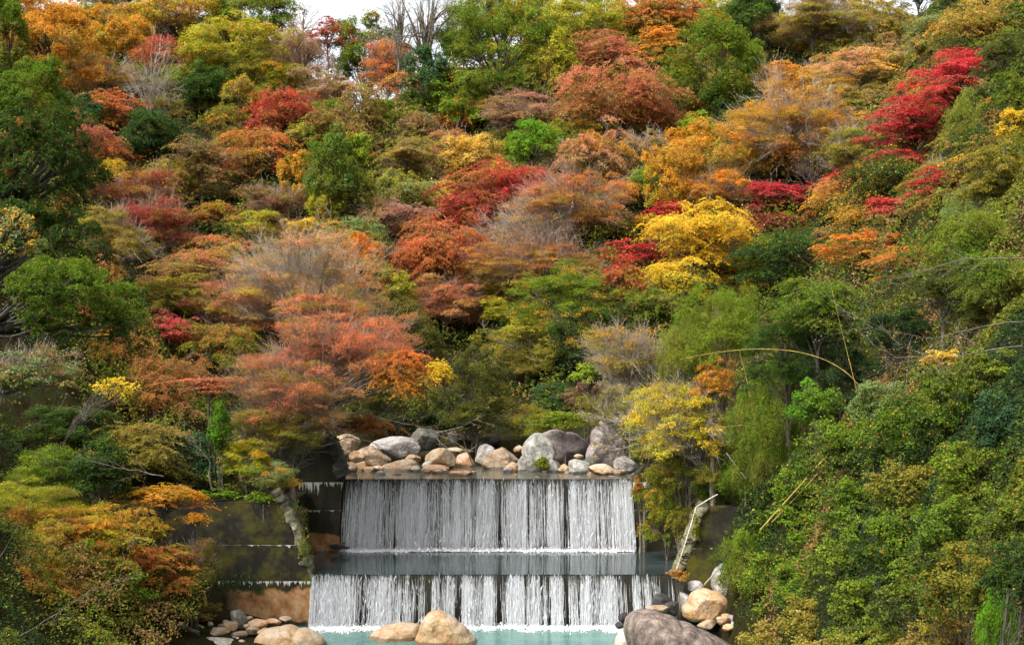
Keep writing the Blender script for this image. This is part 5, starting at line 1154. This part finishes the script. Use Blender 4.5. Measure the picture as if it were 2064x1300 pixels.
def bough(label, pts, Yd, r0, n2, n3, mat, leaf=None, nleaf=0, seed=1, cat='branch', name='bough', lpx=2., spread=.45, l2=.3):
    """one long limb with side branches and twigs, growing from outside the frame or from the bank"""
    rg = np.random.default_rng(seed); pts = np.array([P(x, y, Yd+dy) for x, y, dy in pts]); s = Yd/F
    t = np.linspace(0, len(pts)-1, 16); i = np.minimum(t.astype(int), len(pts)-2); path = pts[i]+(pts[i+1]-pts[i])*(t-i)[:, None]
    path[1:] += np.cumsum(rg.normal(size=(15, 3)), 0)*1.6*s
    base = pts[0]; root = empty(name, base); tag(root, label, cat, 'long overhanging boughs'); g = Geo()
    g.tube(path[None], (r0*np.linspace(1, .25, 16))[None], 6); Ltot = np.linalg.norm(pts[-1]-pts[0])
    def lev(P0, n, ln, k, r):
        li = rg.integers(0, len(P0), n); fr = rg.uniform(.15, 1, n)*(P0.shape[1]-1); j = np.minimum(fr.astype(int), P0.shape[1]-2)
        st = P0[li, j]+(P0[li, j+1]-P0[li, j])*(fr-j)[:, None]
        d = unit(unit(P0[li, j+1]-P0[li, j])+rg.normal(size=(n, 3))*spread*[1, .8, 1.2]); q = np.linspace(0, 1, k)[None, :, None]; l = (ln*Ltot*rg.uniform(.5, 1.2, n))[:, None, None]
        tp = st[:, None]+d[:, None]*l*q+np.cumsum(rg.normal(size=(n, k, 3)), 1)*l*.05*q
        g.tube(tp, r*rg.uniform(.6, 1.2, (n, 1))*np.linspace(1, .35, k)[None], 3); return tp
    L2 = lev(path[None], n2, l2, 7, r0*.35); L3 = lev(L2, n3, l2*.45, 5, max(.3*s, r0*.12))
    g.build('branch', mat, root, base)
    if nleaf:
        li = rg.integers(0, n3, nleaf); k = rg.integers(1, 5, nleaf); c = L3[li, k]+rg.normal(size=(nleaf, 3))*3*s
        v, q = leafquads(c, unit(rg.normal(size=(nleaf, 3))+[0, -.4, .5]), lpx*2.0156*s*rg.uniform(.7, 1.3, nleaf), .7, None, rg)
        cols = np.array([PAL[x] for x in leaf])[rg.integers(0, len(leaf), nleaf)]*rg.uniform(.7, 1.2, (nleaf, 1))
        mesh_np('foliage', v-base, q, M_LEAF, root, cols)
bough('long pale leafless bough reaching in from the right edge', [(2150, 690, 0), (2000, 700, 0), (1880, 722, 0), (1760, 722, -.5)], 42, .03, 14, 100, M_BARK, ('sage', 'rust', 'olive'), 260, 3)
bough('upper pale bough with twigs spreading over the dark hollow', [(2150, 640, 0), (2000, 655, 0), (1880, 680, 0), (1740, 655, -.5)], 43, .026, 13, 90, M_BARK, ('olive', 'peach', 'sage'), 300, 4)
bough('bare bough under the vivid orange maple', [(2120, 520, 0), (1940, 522, 0), (1860, 540, 0), (1770, 565, 0)], 48, .025, 9, 60, M_BARK, ('sage', 'green'), 150, 5)
bough('thin leafy bough crossing the lower left corner', [(-60, 1330, 0), (60, 1265, 0), (180, 1190, 0), (290, 1160, 0)], 50, .02, 6, 24, M_BARK, ('green', 'lime', 'yelgr'), 200, 6)
bough('pale slanting branch above the orange-yellow maple', [(330, 960, 0), (260, 940, 0), (165, 905, 0)], 64, .035, 8, 30, M_BARK, None, 0, 7)
bough('pale forked branch beside the ivy-covered trunk', [(430, 990, 0), (425, 930, 0), (395, 895, 0), (350, 865, 0)], 70, .05, 8, 30, M_BARK, None, 0, 8)
bough('grey drooping branch over the dark boulders', [(640, 900, 0), (700, 880, 0), (760, 900, 0), (830, 935, 0)], 79, .05, 12, 50, M_TWIG, None, 0, 9)
bough('grey branch arching over the gully mouth', [(640, 840, 0), (740, 830, 0), (840, 850, 0), (905, 880, 0)], 80, .06, 16, 70, M_TWIG, ('amber', 'coral'), 90, 10)
bough('fan of pale twigs hanging over the right boulders', [(1420, 870, 0), (1340, 880, 0), (1270, 900, 0), (1220, 905, 0)], 76, .05, 22, 120, M_TWIG, ('yellow', 'yelgr', 'amber'), 200, 11)
bough('pale spray of twigs right of the tall pointed boulder', [(1450, 800, 0), (1360, 810, 0), (1280, 850, 0), (1215, 840, 0)], 75, .05, 22, 120, M_TWIG, ('yelgr', 'yellow'), 160, 12)

# undergrowth: low leaf cover that hides the forest floor
def undergrowth(n):
    rg = np.random.default_rng(11)
    y = 1/rg.uniform(1/180, 1/24, n); x = rg.uniform(-.47, .47, n)*y
    z = ground(x, y)
    pxx = CX+x/y*F
    keep = (z > 8.3) | (y < 71) & (z > .5) & ((x < -13.2) | (x > 11.0)) | (y > 72.5) & (z > 6.2) & ((x < -12.5) | (x > 9))
    keep &= ~((np.abs(x+1) < 11.) & (y > 78) & (y < 93.5))
    x, y, z = x[keep], y[keep], z[keep]; n = len(x)
    p = np.stack([x, y, z*0], -1)
    mound = .3+np.maximum(0, fbm(p*.3, 4, 5)-.3)*8.5*np.minimum(1, (y-20)/60)
    hgt = mound*(1-.28*rg.random(n)**1.5)+(vnoise(p*1.6)-.5)*.7
    pos = np.stack([x, y, z+hgt+.05], -1)
    t = fbm(p*.16, 3, 21); t2 = fbm(p*.5, 2, 33); r = rg.random(n)
    cols = np.array([PAL[k] for k in ('shade', 'dgreen', 'dolive', 'olive', 'green', 'dolive', 'brown')])
    k = np.clip(((t-.5)*2.6+.5)*6+rg.normal(size=n)*1.1+(t2-.5)*3, 0, 6).astype(int)
    c = cols[k]*rg.uniform(.6, 1.3, (n, 1))
    nn = unit(rg.normal(size=(n, 3))*.7+[0, -.4, .8])
    v, q = leafquads(pos, nn, np.maximum(.12, 3.1*2.0156*y/F)*rg.uniform(.6, 1.3, n), .6, None, rg)
    tag(mesh_np('undergrowth', v, q, M_LEAF, None, c), kind='stuff')
undergrowth(900000)
